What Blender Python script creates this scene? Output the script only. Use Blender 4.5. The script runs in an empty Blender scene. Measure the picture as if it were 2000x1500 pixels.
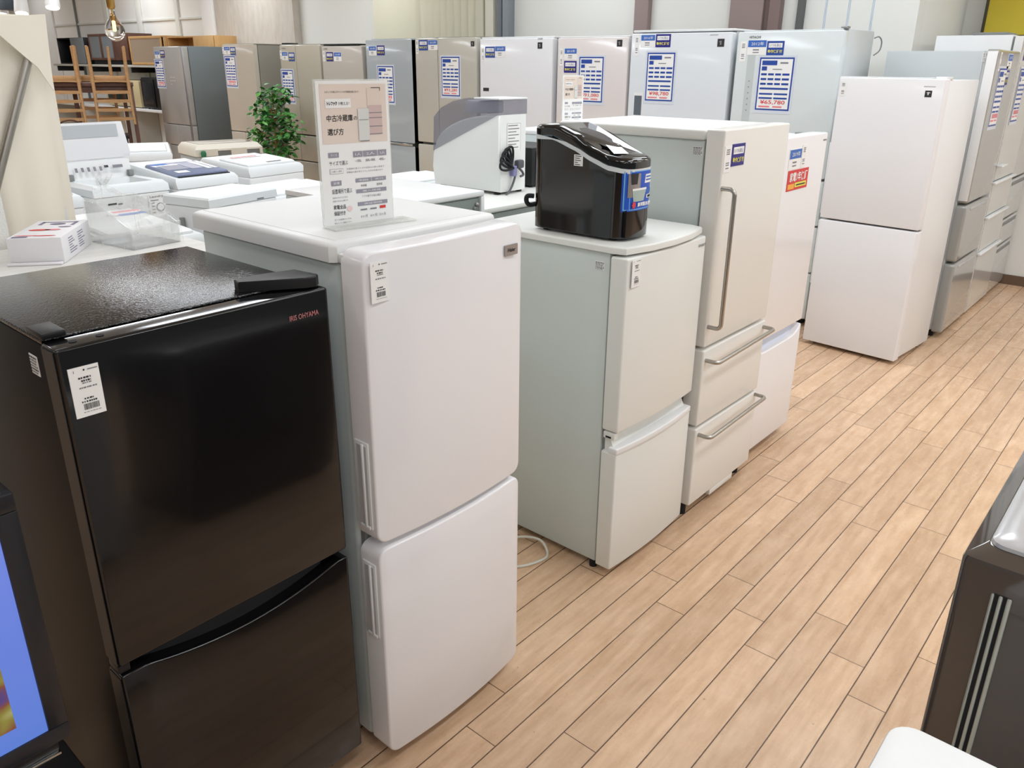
import bpy, bmesh, math, random
from mathutils import Vector, Matrix

SC = bpy.context.scene
COL = SC.collection
R = math.radians

# ------------------------------------------------------------------ camera
cam_d = bpy.data.cameras.new('camera')
cam = bpy.data.objects.new('camera', cam_d); COL.objects.link(cam); SC.camera = cam
YAW, PITCH, ROLL = 0.7083085527870256, -0.35897432435726256, 0.009940721885084212
fw = Vector((math.cos(YAW)*math.cos(PITCH), math.sin(YAW)*math.cos(PITCH), math.sin(PITCH)))
rt = Vector((math.sin(YAW), -math.cos(YAW), 0)); up = rt.cross(fw)
rr = rt*math.cos(ROLL)+up*math.sin(ROLL); uu = -rt*math.sin(ROLL)+up*math.cos(ROLL)
M = Matrix((rr, uu, -fw)).transposed().to_4x4(); M.translation = (0, -1.01694, 1.59064)
cam.matrix_world = M
cam_d.sensor_width = 36; cam_d.lens = 1548.783/2000*36
cam_d.shift_x = -7.36/2000; cam_d.shift_y = -41.21/2000
cam_d.clip_start = 0.05; cam_d.clip_end = 100

# ------------------------------------------------------------------ world, lamps, exposure
w = bpy.data.worlds.new('world'); SC.world = w; w.use_nodes = True
w.node_tree.nodes['Background'].inputs[0].default_value = (0.97, 1.0, 1.0, 1)
w.node_tree.nodes['Background'].inputs[1].default_value = 0.26
def lamp(x, y, z=2.97, sx=1.3, sy=0.34, p=26, rz=0):
    d = bpy.data.lights.new('ceiling_tube_and_fill', 'AREA'); d.shape = 'RECTANGLE'; d.size = sx; d.size_y = sy
    d.energy = p; d.color = (0.93, 0.995, 1.06)
    o = bpy.data.objects.new('ceiling_tube_and_fill', d); COL.objects.link(o); o.location = (x, y, z); o.rotation_euler = (0, 0, rz)
for ly, pw in ((-5.6, 30), (-3.4, 30), (-1.2, 21), (1.0, 14), (3.2, 16), (5.6, 24), (8.2, 30), (11.0, 28), (15.0, 12)):  # ceiling tubes in rows; first and last rows added as fill
    for lx, f in ((-2.2, 0.9 if ly < 4 else 0.4), (0.2, 0.95), (2.6, 1.5 if ly < 0 else 1.85), (5.0, 0.8 if ly < 0 else 1.05), (6.7, 0.75 if ly < 0 else 0)):  # rightmost column added to brighten the right wall end
        if f: lamp(lx, ly, p=pw*f)
lamp(3.9, -0.1, p=22)  # extra fill lamp added for the aisle-end fridge and far floor
lamp(3.7, 2.1, p=16)  # extra fill lamp added to lift the back-row fridge fronts
SC.view_settings.view_transform = 'Standard'; SC.view_settings.look = 'None'
SC.view_settings.gamma = 1; SC.view_settings.use_curve_mapping = False
SC.view_settings.exposure = -0.5

# ------------------------------------------------------------------ materials
MATS = {}
def lin(c):
    c = c/255
    return c/12.92 if c <= 0.04045 else ((c+0.055)/1.055)**2.4
def mat(name, rgb, rough=0.5, metal=0.0, spec=0.5, coat=0.0, bump=None, alpha=None, trans=0.0, emit=None, vary=None, ior=1.45):
    if name in MATS: return MATS[name]
    m = bpy.data.materials.new(name); m.use_nodes = True; nt = m.node_tree; b = nt.nodes['Principled BSDF']
    col = (lin(rgb[0]), lin(rgb[1]), lin(rgb[2]), 1)
    b.inputs['Base Color'].default_value = col; b.inputs['Roughness'].default_value = rough
    b.inputs['Metallic'].default_value = metal; b.inputs['Specular IOR Level'].default_value = spec
    b.inputs['Coat Weight'].default_value = coat; b.inputs['Coat Roughness'].default_value = 0.06
    b.inputs['IOR'].default_value = ior
    if trans: b.inputs['Transmission Weight'].default_value = trans
    if alpha is not None: b.inputs['Alpha'].default_value = alpha
    if emit: b.inputs['Emission Color'].default_value = col; b.inputs['Emission Strength'].default_value = emit
    if bump:
        n = nt.nodes.new('ShaderNodeTexNoise'); n.inputs['Scale'].default_value = bump[0]; n.inputs['Detail'].default_value = 2
        tc = nt.nodes.new('ShaderNodeTexCoord'); nt.links.new(tc.outputs['Object'], n.inputs['Vector'])
        bp = nt.nodes.new('ShaderNodeBump'); bp.inputs['Strength'].default_value = bump[1]; bp.inputs['Distance'].default_value = bump[2]
        nt.links.new(n.outputs['Fac'], bp.inputs['Height']); nt.links.new(bp.outputs['Normal'], b.inputs['Normal'])
    if vary:
        n = nt.nodes.new('ShaderNodeTexNoise'); n.inputs['Scale'].default_value = vary[0]; n.inputs['Detail'].default_value = 5
        tc = nt.nodes.new('ShaderNodeTexCoord'); mp = nt.nodes.new('ShaderNodeMapping')
        mp.inputs['Scale'].default_value = vary[2]; nt.links.new(tc.outputs['Object'], mp.inputs['Vector']); nt.links.new(mp.outputs['Vector'], n.inputs['Vector'])
        mx = nt.nodes.new('ShaderNodeMix'); mx.data_type = 'RGBA'
        d = vary[1]
        mx.inputs[6].default_value = col; mx.inputs[7].default_value = (lin(d[0]), lin(d[1]), lin(d[2]), 1)
        rmp = nt.nodes.new('ShaderNodeMapRange'); rmp.inputs[1].default_value = 0.35; rmp.inputs[2].default_value = 0.68
        nt.links.new(n.outputs['Fac'], rmp.inputs[0]); nt.links.new(rmp.outputs[0], mx.inputs[0]); nt.links.new(mx.outputs[2], b.inputs['Base Color'])
    MATS[name] = m
    return m

WHITE = mat('white_enamel', (232, 233, 233), 0.32)
WHITEG = mat('white_gloss', (236, 235, 237), 0.16, coat=0.3)
WHITE2 = mat('warm_white_enamel', (228, 229, 224), 0.34)
WTOP = mat('white_plastic_top', (224, 225, 224), 0.42)
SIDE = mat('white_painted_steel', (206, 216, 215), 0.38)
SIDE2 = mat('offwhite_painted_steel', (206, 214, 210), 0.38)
GASKET = mat('grey_gasket', (135, 138, 136), 0.7)
GAP = mat('dark_gap', (28, 28, 30), 0.8)
PAPER = mat('paper_white', (240, 240, 238), 0.6)
INK = mat('ink_black', (45, 45, 48), 0.6)
INKG = mat('ink_grey', (128, 128, 134), 0.6)
INKB = mat('ink_blue', (36, 72, 158), 0.5)
INKN = mat('ink_navy', (40, 36, 128), 0.45)
INKC = mat('ink_sky_blue', (60, 108, 190), 0.5)
INKR = mat('ink_red', (214, 62, 62), 0.5)
INKY = mat('ink_yellow', (232, 226, 96), 0.5)
INKP = mat('ink_pink', (232, 130, 140), 0.6)
BEIGEP = mat('paper_beige', (226, 212, 200), 0.6)
BLACKP = mat('black_paint', (12, 12, 15), 0.45, spec=0.25)
BLACKD = mat('black_door_gloss', (11, 11, 13), 0.13, coat=0.35)
BLACKT = mat('black_pebbled_steel', (13, 13, 14), 0.06, bump=(250, 1.0, 0.0008), spec=1.0)
BLACKS = mat('black_satin', (17, 17, 19), 0.45)
RUBBER = mat('black_rubber', (26, 26, 30), 0.75)
STEEL = mat('brushed_steel', (176, 172, 165), 0.32, metal=1.0)
CHROME = mat('chrome', (205, 205, 200), 0.12, metal=1.0)
CAST = mat('cast_badge', (168, 166, 168), 0.35, metal=0.8)

# ------------------------------------------------------------------ mesh builder
class MB:
    def __init__(self): self.bm = bmesh.new(); self.mats = []
    def mi(self, m):
        if m not in self.mats: self.mats.append(m)
        return self.mats.index(m)
    def faces(self, verts, fs, m, T=None):
        i = self.mi(m); vs = [self.bm.verts.new(T @ Vector(v) if T else v) for v in verts]; out = []
        for f in fs:
            try: g = self.bm.faces.new([vs[k] for k in f]); g.material_index = i; g.smooth = True; out.append(g)
            except ValueError: pass
        return vs, out
    def box(self, x0, x1, y0, y1, z0, z1, m, bev=0.0, seg=2, T=None):
        v = [(x, y, z) for z in (z0, z1) for y in (y0, y1) for x in (x0, x1)]
        vs, fs = self.faces(v, [(0, 2, 3, 1), (4, 5, 7, 6), (0, 1, 5, 4), (2, 6, 7, 3), (0, 4, 6, 2), (1, 3, 7, 5)], m, T)
        if bev > 0:
            es = list({e for f in fs for e in f.edges}); i = self.mi(m)
            r = bmesh.ops.bevel(self.bm, geom=es, offset=bev, segments=seg, affect='EDGES', profile=0.5)
            for f in r['faces']: f.material_index = i; f.smooth = True
        return self
    def loft(self, rings, m, cap0=True, cap1=True, closed=True, T=None):
        n = len(rings[0]); verts = [p for r in rings for p in r]; fs = []
        for a in range(len(rings)-1):
            for i in range(n if closed else n-1):
                j = (i+1) % n; fs.append((a*n+i, a*n+j, (a+1)*n+j, (a+1)*n+i))
        if cap0: fs.append(tuple(reversed(range(n))))
        if cap1: fs.append(tuple((len(rings)-1)*n+i for i in range(n)))
        return self.faces(verts, fs, m, T)
    def tube(self, pts, r, m, n=8, cap=True, smooth=0):
        pts = [Vector(p) for p in pts]; rings = []; prev = None
        if smooth:
            q = [pts[0]]
            for i in range(len(pts)-1):
                p0, p1, p2, p3 = pts[max(i-1, 0)], pts[i], pts[i+1], pts[min(i+2, len(pts)-1)]
                for k in range(1, smooth+1):
                    t = k/smooth; q.append(.5*((2*p1)+(p2-p0)*t+(2*p0-5*p1+4*p2-p3)*t*t+(3*p1-p0-3*p2+p3)*t**3))
            pts = q
        for k, p in enumerate(pts):
            d = (pts[min(k+1, len(pts)-1)]-pts[max(k-1, 0)]).normalized()
            if prev is None: a = d.orthogonal().normalized()
            else: a = (prev-d*prev.dot(d)).normalized()
            prev = a; b = d.cross(a); rad = r[k] if isinstance(r, (list, tuple)) else r
            rings.append([p+(a*math.cos(t)+b*math.sin(t))*rad for t in [2*math.pi*i/n for i in range(n)]])
        self.loft(rings, m, cap, cap); return self
    def lathe(self, prof, m, n=20, o=(0, 0, 0)):
        self.loft([[(o[0]+r*math.cos(2*math.pi*i/n), o[1]+r*math.sin(2*math.pi*i/n), o[2]+z) for i in range(n)] for r, z in prof], m); return self
    def panel(self, w, h, d, m, r=0.004, ch=0.003, bulge=0.0, top=None, o=(0, 0, 0), nx=10):
        # door slab: front at y=0 (bulging to -y), back at y=d, x 0..w, z 0..h
        r = max(r, ch+0.0005)
        def ring(ins, y):
            rr_ = max(r-ins, 0.0004); x0, x1 = ins, w-ins
            xs = [x0+rr_*(1-math.cos(math.pi/2*i/5)) for i in range(6)]
            xs += [x0+rr_+(x1-x0-2*rr_)*i/nx for i in range(1, nx)]
            xs += [x1-rr_*(1-math.cos(math.pi/2*i/5)) for i in range(5, -1, -1)]
            lo, hi, by = [], [], []
            for x in xs:
                e = 0.0
                if x < x0+rr_: e = rr_-math.sqrt(max(rr_*rr_-(x0+rr_-x)**2, 0))
                elif x > x1-rr_: e = rr_-math.sqrt(max(rr_*rr_-(x-x1+rr_)**2, 0))
                t = top(x) if top else h
                lo.append(ins+e); hi.append(t-ins-e); by.append(y-(bulge*(1-(2*x/w-1)**2)))
            n = len(xs)
            return [(o[0]+xs[i], o[1]+by[i], o[2]+lo[i]) for i in range(n)]+[(o[0]+xs[i], o[1]+by[i], o[2]+hi[i]) for i in range(n-1, -1, -1)]
        rings = [ring(ch*(1-math.sin(math.pi/2*k/3)), ch*(1-math.cos(math.pi/2*k/3))) for k in range(4)]+[ring(0, d)]
        n = len(rings[0]); verts = [p for q in rings for p in q]; fs = []
        for a in range(4):
            for i in range(n): fs.append((a*n+i, (a+1)*n+i, (a+1)*n+(i+1) % n, a*n+(i+1) % n))
        for base, fl in ((0, 0), (4*n, 1)):
            for i in range(n//2-1):
                q = (base+i, base+i+1, base+n-2-i, base+n-1-i); fs.append(q if not fl else q[::-1])
        self.faces(verts, fs, m); return self
    def plan(self, pts, zlo, zhi, m, ins=0.0, top_ch=0.0):
        # upright wall of a plan outline; zlo / zhi may be functions of (x, y)
        f0 = zlo if callable(zlo) else (lambda x, y: zlo)
        f1 = zhi if callable(zhi) else (lambda x, y: zhi)
        rings = [[(x, y, f0(x, y)) for x, y in pts]]
        if top_ch > 0:
            cx = sum(p[0] for p in pts)/len(pts); cy = sum(p[1] for p in pts)/len(pts)
            for k in range(4):
                a = math.pi/2*k/3; s = top_ch*(1-math.cos(a))
                rings.append([(x-(x-cx)/max(abs(x-cx), .02)*s*min(1, abs(x-cx)/.02), y-(y-cy)/max(abs(y-cy), .02)*s*min(1, abs(y-cy)/.02), f1(x, y)-top_ch*(1-math.sin(a))) for x, y in pts])
        else: rings.append([(x, y, f1(x, y)) for x, y in pts])
        self.loft(rings, m); return self
    def rect(self, F, u0, v0, u1, v1, m, off=0.0008, th=0.0):
        O, U, V, N = F
        P = lambda u, v, n: O+U*u+V*v+N*n
        if th:
            v = [P(u, q, n) for n in (off-th, off) for q in (v0, v1) for u in (u0, u1)]
            self.faces(v, [(0, 2, 3, 1), (4, 5, 7, 6), (0, 1, 5, 4), (2, 6, 7, 3), (0, 4, 6, 2), (1, 3, 7, 5)], m)
        else: self.faces([P(u0, v0, off), P(u0, v1, off), P(u1, v1, off), P(u1, v0, off)], [(0, 1, 2, 3)], m)
        return self
    def text(self, F, u, v, h, s, m, off=0.0012, width=None, bold=0.0):
        # cap height h with its top at v; u = left edge; width squeezes it
        O, U, V, N = F; key = (s, bold)
        if key not in TXT:
            c = bpy.data.curves.new('t', 'FONT'); c.body = s; c.resolution_u = 2; c.offset = bold
            o = bpy.data.objects.new('t', c); COL.objects.link(o)
            dg = bpy.context.evaluated_depsgraph_get(); me = bpy.data.meshes.new_from_object(o.evaluated_get(dg))
            TXT[key] = ([v_.co.copy() for v_ in me.vertices], [tuple(p.vertices) for p in me.polygons])
            bpy.data.objects.remove(o); bpy.data.curves.remove(c); bpy.data.meshes.remove(me)
        vs, fs = TXT[key]
        if not vs: return self
        x0 = min(p.x for p in vs); x1 = max(p.x for p in vs); y0 = min(p.y for p in vs); y1 = max(p.y for p in vs)
        sy = h/max(y1-y0, 1e-6); sx = sy if width is None else width/max(x1-x0, 1e-6)
        self.faces([O+U*(u+(p.x-x0)*sx)+V*(v+(y1-p.y)*sy)+N*off for p in vs], fs, m); return self
    def build(self, name, parent=None, loc=(0, 0, 0), rot=(0, 0, 0), sharp=38, recalc=True):
        if recalc: bmesh.ops.recalc_face_normals(self.bm, faces=self.bm.faces)
        me = bpy.data.meshes.new(name); self.bm.to_mesh(me); self.bm.free()
        for m in self.mats: me.materials.append(m)
        try: me.set_sharp_from_angle(angle=R(sharp))
        except Exception: pass
        o = bpy.data.objects.new(name, me); COL.objects.link(o); o.location = loc; o.rotation_euler = rot
        if parent: o.parent = parent
        return o
TXT = {}

def thing(name, label, cat, loc=(0, 0, 0), rz=0.0, group=None, rot=None):
    o = bpy.data.objects.new(name, None); COL.objects.link(o); o.empty_display_size = 0.1
    o.location = loc; o.rotation_euler = rot or (0, 0, rz); o['label'] = label; o['category'] = cat
    if group: o['group'] = group
    return o
def tag(o, label, cat, group=None):
    o['label'] = label; o['category'] = cat
    if group: o['group'] = group
    return o
def struct(o): o['kind'] = 'structure'; return o
def lab(o, s): o['label'] = s; return o
def FRONT(x, z, y=0.0):        # frame on a front face (normal -y): origin top-left
    return (Vector((x, y, z)), Vector((1, 0, 0)), Vector((0, 0, -1)), Vector((0, -1, 0)))
def LEFT(y, z, x=0.0):         # frame on a left face (normal -x); u runs towards the front
    return (Vector((x, y, z)), Vector((0, -1, 0)), Vector((0, 0, -1)), Vector((-1, 0, 0)))

# ------------------------------------------------------------------ floor
def floor_mat():
    m = bpy.data.materials.new('vinyl_planks'); m.use_nodes = True; nt = m.node_tree; b = nt.nodes['Principled BSDF']; L = nt.links.new
    def N(t, **k):
        n = nt.nodes.new(t)
        for a, v in k.items(): setattr(n, a, v)
        return n
    def MA(op, a, bb=None):
        n = N('ShaderNodeMath', operation=op)
        for i, x in enumerate((a, bb)):
            if x is None: continue
            if isinstance(x, (int, float)): n.inputs[i].default_value = x
            else: L(x, n.inputs[i])
        return n.outputs[0]
    tc = N('ShaderNodeTexCoord'); sp = N('ShaderNodeSeparateXYZ'); L(tc.outputs['Object'], sp.inputs[0]); X, Y = sp.outputs[0], sp.outputs[1]
    v = MA('MULTIPLY', Y, -10.0); k = MA('FLOOR', v); fv = MA('SUBTRACT', v, k)
    k3 = MA('FLOORED_MODULO', k, 3.0)
    is1 = MA('COMPARE', k3, 1.0); is1.node.inputs[2].default_value = 0.1
    is2 = MA('COMPARE', k3, 2.0); is2.node.inputs[2].default_value = 0.1
    off = MA('ADD', MA('MULTIPLY', is1, 0.285), MA('ADD', MA('MULTIPLY', is2, 0.135), 1.885))
    u = MA('DIVIDE', MA('SUBTRACT', X, off), 0.8965); j = MA('FLOOR', u); fu = MA('SUBTRACT', u, j)
    dv = MA('MULTIPLY', MA('MINIMUM', fv, MA('SUBTRACT', 1.0, fv)), 0.1)
    du = MA('MULTIPLY', MA('MINIMUM', fu, MA('SUBTRACT', 1.0, fu)), 0.8965)
    d = MA('MINIMUM', dv, MA('ADD', du, 0.0004))
    gr = N('ShaderNodeMapRange'); gr.inputs[1].default_value = 0.0010; gr.inputs[2].default_value = 0.0022; L(d, gr.inputs[0])   # 0 in the joint
    cb = N('ShaderNodeCombineXYZ'); L(j, cb.inputs[0]); L(k, cb.inputs[1])
    wn = N('ShaderNodeTexWhiteNoise', noise_dimensions='2D'); L(cb.outputs[0], wn.inputs['Vector'])
    mp = N('ShaderNodeMapping'); mp.inputs['Scale'].default_value = (5, 38, 1); L(tc.outputs['Object'], mp.inputs['Vector'])
    gn = N('ShaderNodeTexNoise', noise_dimensions='4D'); gn.inputs['Scale'].default_value = 1.0; gn.inputs['Detail'].default_value = 6; gn.inputs['Roughness'].default_value = 0.62
    L(mp.outputs[0], gn.inputs['Vector']); L(MA('MULTIPLY', wn.outputs['Value'], 37.0), gn.inputs['W'])
    gn2 = N('ShaderNodeTexNoise'); gn2.inputs['Scale'].default_value = 14; gn2.inputs['Detail'].default_value = 7; gn2.inputs['Roughness'].default_value = 0.7; L(tc.outputs['Object'], gn2.inputs['Vector'])
    r1 = N('ShaderNodeMapRange'); r1.inputs[1].default_value = 0.36; r1.inputs[2].default_value = 0.64; L(gn.outputs['Fac'], r1.inputs[0])
    m1 = N('ShaderNodeMix', data_type='RGBA'); m1.inputs[6].default_value = (lin(203), lin(167), lin(134), 1); m1.inputs[7].default_value = (lin(224), lin(191), lin(159), 1); L(r1.outputs[0], m1.inputs[0])
    r2 = N('ShaderNodeMapRange'); r2.inputs[1].default_value = 0.45; r2.inputs[2].default_value = 0.75; r2.inputs[4].default_value = 0.55; L(gn2.outputs['Fac'], r2.inputs[0])
    m2 = N('ShaderNodeMix', data_type='RGBA', blend_type='MULTIPLY'); L(r2.outputs[0], m2.inputs[0]); L(m1.outputs[2], m2.inputs[6]); m2.inputs[7].default_value = (0.82, 0.78, 0.74, 1)
    hs = N('ShaderNodeHueSaturation'); L(m2.outputs[2], hs.inputs['Color'])
    vr = N('ShaderNodeMapRange'); vr.inputs[3].default_value = 0.90; vr.inputs[4].default_value = 1.08; L(wn.outputs['Value'], vr.inputs[0]); L(vr.outputs[0], hs.inputs['Value'])
    # dark scuffs and specks of wear
    sc = N('ShaderNodeTexNoise'); sc.inputs['Scale'].default_value = 55; sc.inputs['Detail'].default_value = 2; L(tc.outputs['Object'], sc.inputs['Vector'])
    sr = N('ShaderNodeMapRange'); sr.inputs[1].default_value = 0.73; sr.inputs[2].default_value = 0.79; sr.inputs[4].default_value = 0.45; L(sc.outputs['Fac'], sr.inputs[0])
    m4 = N('ShaderNodeMix', data_type='RGBA'); L(sr.outputs[0], m4.inputs[0]); L(hs.outputs[0], m4.inputs[6]); m4.inputs[7].default_value = (0.11, 0.075, 0.05, 1)
    m3 = N('ShaderNodeMix', data_type='RGBA'); L(gr.outputs[0], m3.inputs[0]); m3.inputs[6].default_value = (0.09, 0.048, 0.028, 1); L(m4.outputs[2], m3.inputs[7])
    L(m3.outputs[2], b.inputs['Base Color'])
    rr_ = N('ShaderNodeMapRange'); rr_.inputs[1].default_value = 0.35; rr_.inputs[2].default_value = 0.7; rr_.inputs[3].default_value = 0.20; rr_.inputs[4].default_value = 0.42; L(gn2.outputs['Fac'], rr_.inputs[0]); L(rr_.outputs[0], b.inputs['Roughness'])
    b.inputs['Specular IOR Level'].default_value = 0.4
    bp = N('ShaderNodeBump'); bp.inputs['Strength'].default_value = 0.35; bp.inputs['Distance'].default_value = 0.0012; L(gr.outputs[0], bp.inputs['Height']); L(bp.outputs[0], b.inputs['Normal'])
    return m
b = MB(); b.faces([(-9, -7, 0), (14, -7, 0), (14, 24, 0), (-9, 24, 0)], [(0, 1, 2, 3)], floor_mat()); struct(b.build('floor'))
WALLM = mat('white_wallpaper', (238, 237, 231), 0.75)
WALLG = mat('grey_white_wallpaper', (240, 240, 235), 0.75)
CEIL = mat('ceiling_board', (226, 226, 222), 0.8)
b = MB(); b.box(-9, 14, -7, 24, 3.0, 3.1, CEIL); struct(b.build('ceiling'))
b = MB(); b.box(6.0, 6.15, 0.69, 19.5, 0, 3.0, WALLM); struct(b.build('wall_back'))
b = MB(); b.box(6.15, 7.2, 0.69, 0.84, 0, 3.0, WALLG); struct(b.build('wall_side'))
b = MB(); b.box(7.2, 7.35, -7, 0.84, 0, 3.0, WALLG); struct(b.build('wall_right'))
b = MB(); b.box(-9, 14, 19.5, 19.65, 0, 3.0, mat('grey_far_wall', (176, 180, 180), 0.8)); struct(b.build('wall_far'))
b = MB(); b.box(7.185, 7.2, -7, 0.69, 0, 0.075, mat('brown_skirting', (112, 90, 72), 0.5)); struct(b.build('baseboard_right'))
# trim along the back wall (faces -x)
def trim(i, y0, y1, m, proud=0.03, z0=0.0, z1=3.0):
    b = MB(); b.box(6.0-proud, 5.999, y0, y1, z0, z1, m, 0.004); struct(b.build('trim_%d' % i))
BROWN = mat('mauve_brown_steel', (150, 132, 128), 0.45); GREYP = mat('grey_steel_post', (138, 144, 150), 0.45)
trim(1, 1.445, 1.49, mat('dark_bronze', (92, 92, 92), 0.5), 0.05)
trim(2, 1.606, 1.69, mat('brown_frame', (128, 108, 104), 0.45), 0.07)
trim(3, 1.69, 1.745, mat('darker_brown_strip', (118, 100, 96), 0.5), 0.03)  # strip in a darker brown than the panel beside it
trim(4, 1.745, 2.008, BROWN, 0.05)
trim(5, 2.715, 2.845, BROWN, 0.06)
trim(6, 4.178, 4.25, GREYP, 0.09)
trim(7, 4.285, 4.345, mat('dark_grey_post', (112, 118, 124), 0.45), 0.06)
trim(8, 4.40, 4.505, mat('cream_jamb', (222, 217, 200), 0.5), 0.05)
trim(9, 7.49, 9.2, mat('taupe_cloth_panel', (206, 198, 186), 0.8, vary=(6, (196, 187, 174), (1, 3, 1))), 0.10)
trim(10, 9.22, 9.5, mat('white_post', (240, 239, 236), 0.5), 0.12)
LBLUE = mat('pale_blue_line', (205, 214, 226), 0.6)
for i, y in enumerate((1.30, 1.14, 0.98)): trim(11+i, y-0.006, y+0.006, LBLUE, 0.003)
# white wall panels with battens in the furniture corner
BAT = mat('pale_batten', (222, 222, 214), 0.55); DL = mat('grey_batten_line', (120, 124, 124), 0.7)  # pale battens, and a mid-grey strip for one panel line
n = 20
for y, ww, mm in ((10.33, .10, BAT), (11.45, .15, BAT), (12.52, .14, BAT), (13.63, .035, DL), (14.62, .10, mat('white_post', (240, 239, 236), .5))):
    trim(n, y-ww/2, y+ww/2, mm, 0.03); n += 1
trim(n, 9.5, 14.6, BAT, 0.02, 2.135, 2.165)
# accordion partition curtains
def accordion(y0, y1, label):
    m = mat('cream_accordion_vinyl', (226, 221, 200), 0.5); b = MB(); k = max(8, int((y1-y0)/0.045)); pts = []
    for i in range(k+1): pts.append((5.95-(0.045 if i % 2 else 0.0), y0+(y1-y0)*i/k))
    back = [(5.975, y1), (5.975, y0)]
    b.plan(pts+back, 0.02, 2.6, m)
    o = b.build('accordion_curtain', sharp=20); return tag(o, label, 'curtain', 'cream accordion curtains on the back wall')
accordion(5.37, 6.11, 'cream pleated accordion curtain on the back wall behind the silver-blue fridge')
accordion(4.53, 5.34, 'cream pleated accordion curtain beside the grey posts on the back wall')

# ------------------------------------------------------------------ tags and stickers (each one part of its fridge)
SLEEVE = mat('clear_sleeve_edge', (214, 220, 230), 0.2)
def price_tag(par, F, w=0.215, h=0.31, price=None, side='LEFT', name='price_tag'):
    b = MB(); b.rect(F, -0.012, -0.012, w+0.012, h+0.02, SLEEVE, 0.0015, 0.0012)
    b.rect(F, 0, 0, w, h, INKB, 0.0022); e = 0.009; b.rect(F, e, e, w-e, h-e, PAPER, 0.003)
    o = 0.0038; b.rect(F, 0.018, 0.018, 0.115, 0.045, INKB, o); b.rect(F, 0.018, 0.052, 0.052, 0.076, INKB, o)
    b.rect(F, 0.135, 0.027, 0.185, 0.036, INKG, o); b.rect(F, 0.09, 0.066, 0.15, 0.071, INKG, o)
    for r in range(3):
        for c in range(4): b.rect(F, 0.018+c*0.046, 0.092+r*0.028, 0.018+c*0.046+(0.037 if c < 3 else 0.045), 0.104+r*0.028, INKB, o)
    b.rect(F, 0.018, 0.176, w-0.02, 0.187, INKB, o)
    for r in range(2):
        b.rect(F, 0.018, 0.208+r*0.025, 0.105, 0.218+r*0.025, INKB, o); b.rect(F, 0.115, 0.208+r*0.025, w-0.02, 0.218+r*0.025, INKB, o)
    if price: b.text(F, 0.03, 0.249, 0.028, price, INKR, o, width=w-0.06, bold=0.012)
    else:
        for c in range(6): b.rect(F, 0.04+c*0.025, 0.25, 0.058+c*0.025, 0.275, INKP, o)
    b.rect(F, 0.022, 0.284, 0.095, 0.293, INKP, o); b.rect(F, 0.115, 0.284, 0.175, 0.293, INKP, o)
    return lab(b.build(name, par, recalc=False), 'blue-bordered price sheet' + (' reading ' + price if price else ''))
def year_sticker(par, F, w=0.115, h=0.08, s='2012年'):
    b = MB(); b.rect(F, 0, 0, w, h, PAPER, 0.0015, 0.0014); b.rect(F, 0.003, 0.003, w-0.003, h*0.48, INKC, 0.0022)
    b.text(F, w*0.2, h*0.14, h*0.24, s, PAPER, 0.003, width=w*0.65); b.rect(F, w*0.3, h*0.62, w*0.62, h*0.7, INKG, 0.0022); b.rect(F, w*0.3, h*0.8, w*0.62, h*0.86, INKG, 0.0022)
    return lab(b.build('year_sticker', par, recalc=False), 'sky-blue and white year sticker')
def warranty_sticker(par, F, w=0.105, h=0.082, c=None, s1='いつも安心', s2='動作保証付'):
    b = MB(); b.rect(F, 0, 0, w, h, c or INKN, 0.0015, 0.0014); b.rect(F, w*0.1, h*0.14, w*0.9, h*0.46, PAPER, 0.0022)
    b.text(F, w*0.16, h*0.2, h*0.2, s1, INKN, 0.003, width=w*0.68); b.text(F, w*0.08, h*0.6, h*0.24, s2, INKY, 0.003, width=w*0.84, bold=0.02)
    return lab(b.build('warranty_sticker', par, recalc=False), 'navy sticker with yellow lettering')
def paper_tag(par, F, w=0.044, h=0.08, name='paper_tag'):
    b = MB(); b.rect(F, 0, 0, w, h, PAPER, 0.002, 0.0018); o = 0.0026; rnd = random.Random(int(w*9999+h*777))
    b.rect(F, w*.16, h*.05, w*.18, h*.1, INKG, o); b.rect(F, w*.48, h*.05, w*.53, h*.085, INK, o); b.rect(F, w*.62, h*.06, w*.95, h*.08, INKG, o)
    def words(v, u0, u1, hh, m):
        u = u0
        while u < u1:
            l = rnd.uniform(.03, .09); b.rect(F, w*u, h*v, w*min(u+l, u1), h*(v+hh), m, o); u += l+rnd.uniform(.015, .04)
    words(.2, .28, .72, .035, INK); words(.26, .36, .68, .035, INK); words(.31, .38, .7, .025, INKG); words(.4, .26, .84, .028, INKG)
    words(.62, .36, .66, .03, INK); words(.68, .26, .78, .032, INK); words(.9, .26, .86, .012, INKG)
    u = .3
    while u < .8:
        l = rnd.uniform(.008, .024); b.rect(F, w*u, h*.74, w*(u+l), h*.86, INK, o); u += l+rnd.uniform(.008, .02)
    return lab(b.build(name, par, recalc=False), 'white paper tag with a barcode')
def slip(par, F, w, h, name='paper_slip'):   # a narrow white slip with a few grey lines
    b = MB(); b.rect(F, 0, 0, w, h, PAPER, 0.0015, 0.0013)
    for v in (.12, .2, .28, .62, .7, .82): b.rect(F, w*.25, h*v, w*.75, h*(v+.04), INKG, 0.0022)
    return lab(b.build(name, par, recalc=False), 'narrow white paper slip')
def spec_label(par, F, w, h):
    b = MB(); b.rect(F, 0, 0, w, h, PAPER, 0.0012, 0.001); rnd = random.Random(5)
    for k in range(6):
        u = .06
        while u < .85:
            l = rnd.uniform(.08, .25); b.rect(F, w*u, h*(.08+k*.15), w*min(u+l, .94), h*(.16+k*.15), INK if k in (0, 4) else INKG, 0.0018); u += l+.05
    return lab(b.build('spec_label', par, recalc=False), 'small printed white label')
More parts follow.
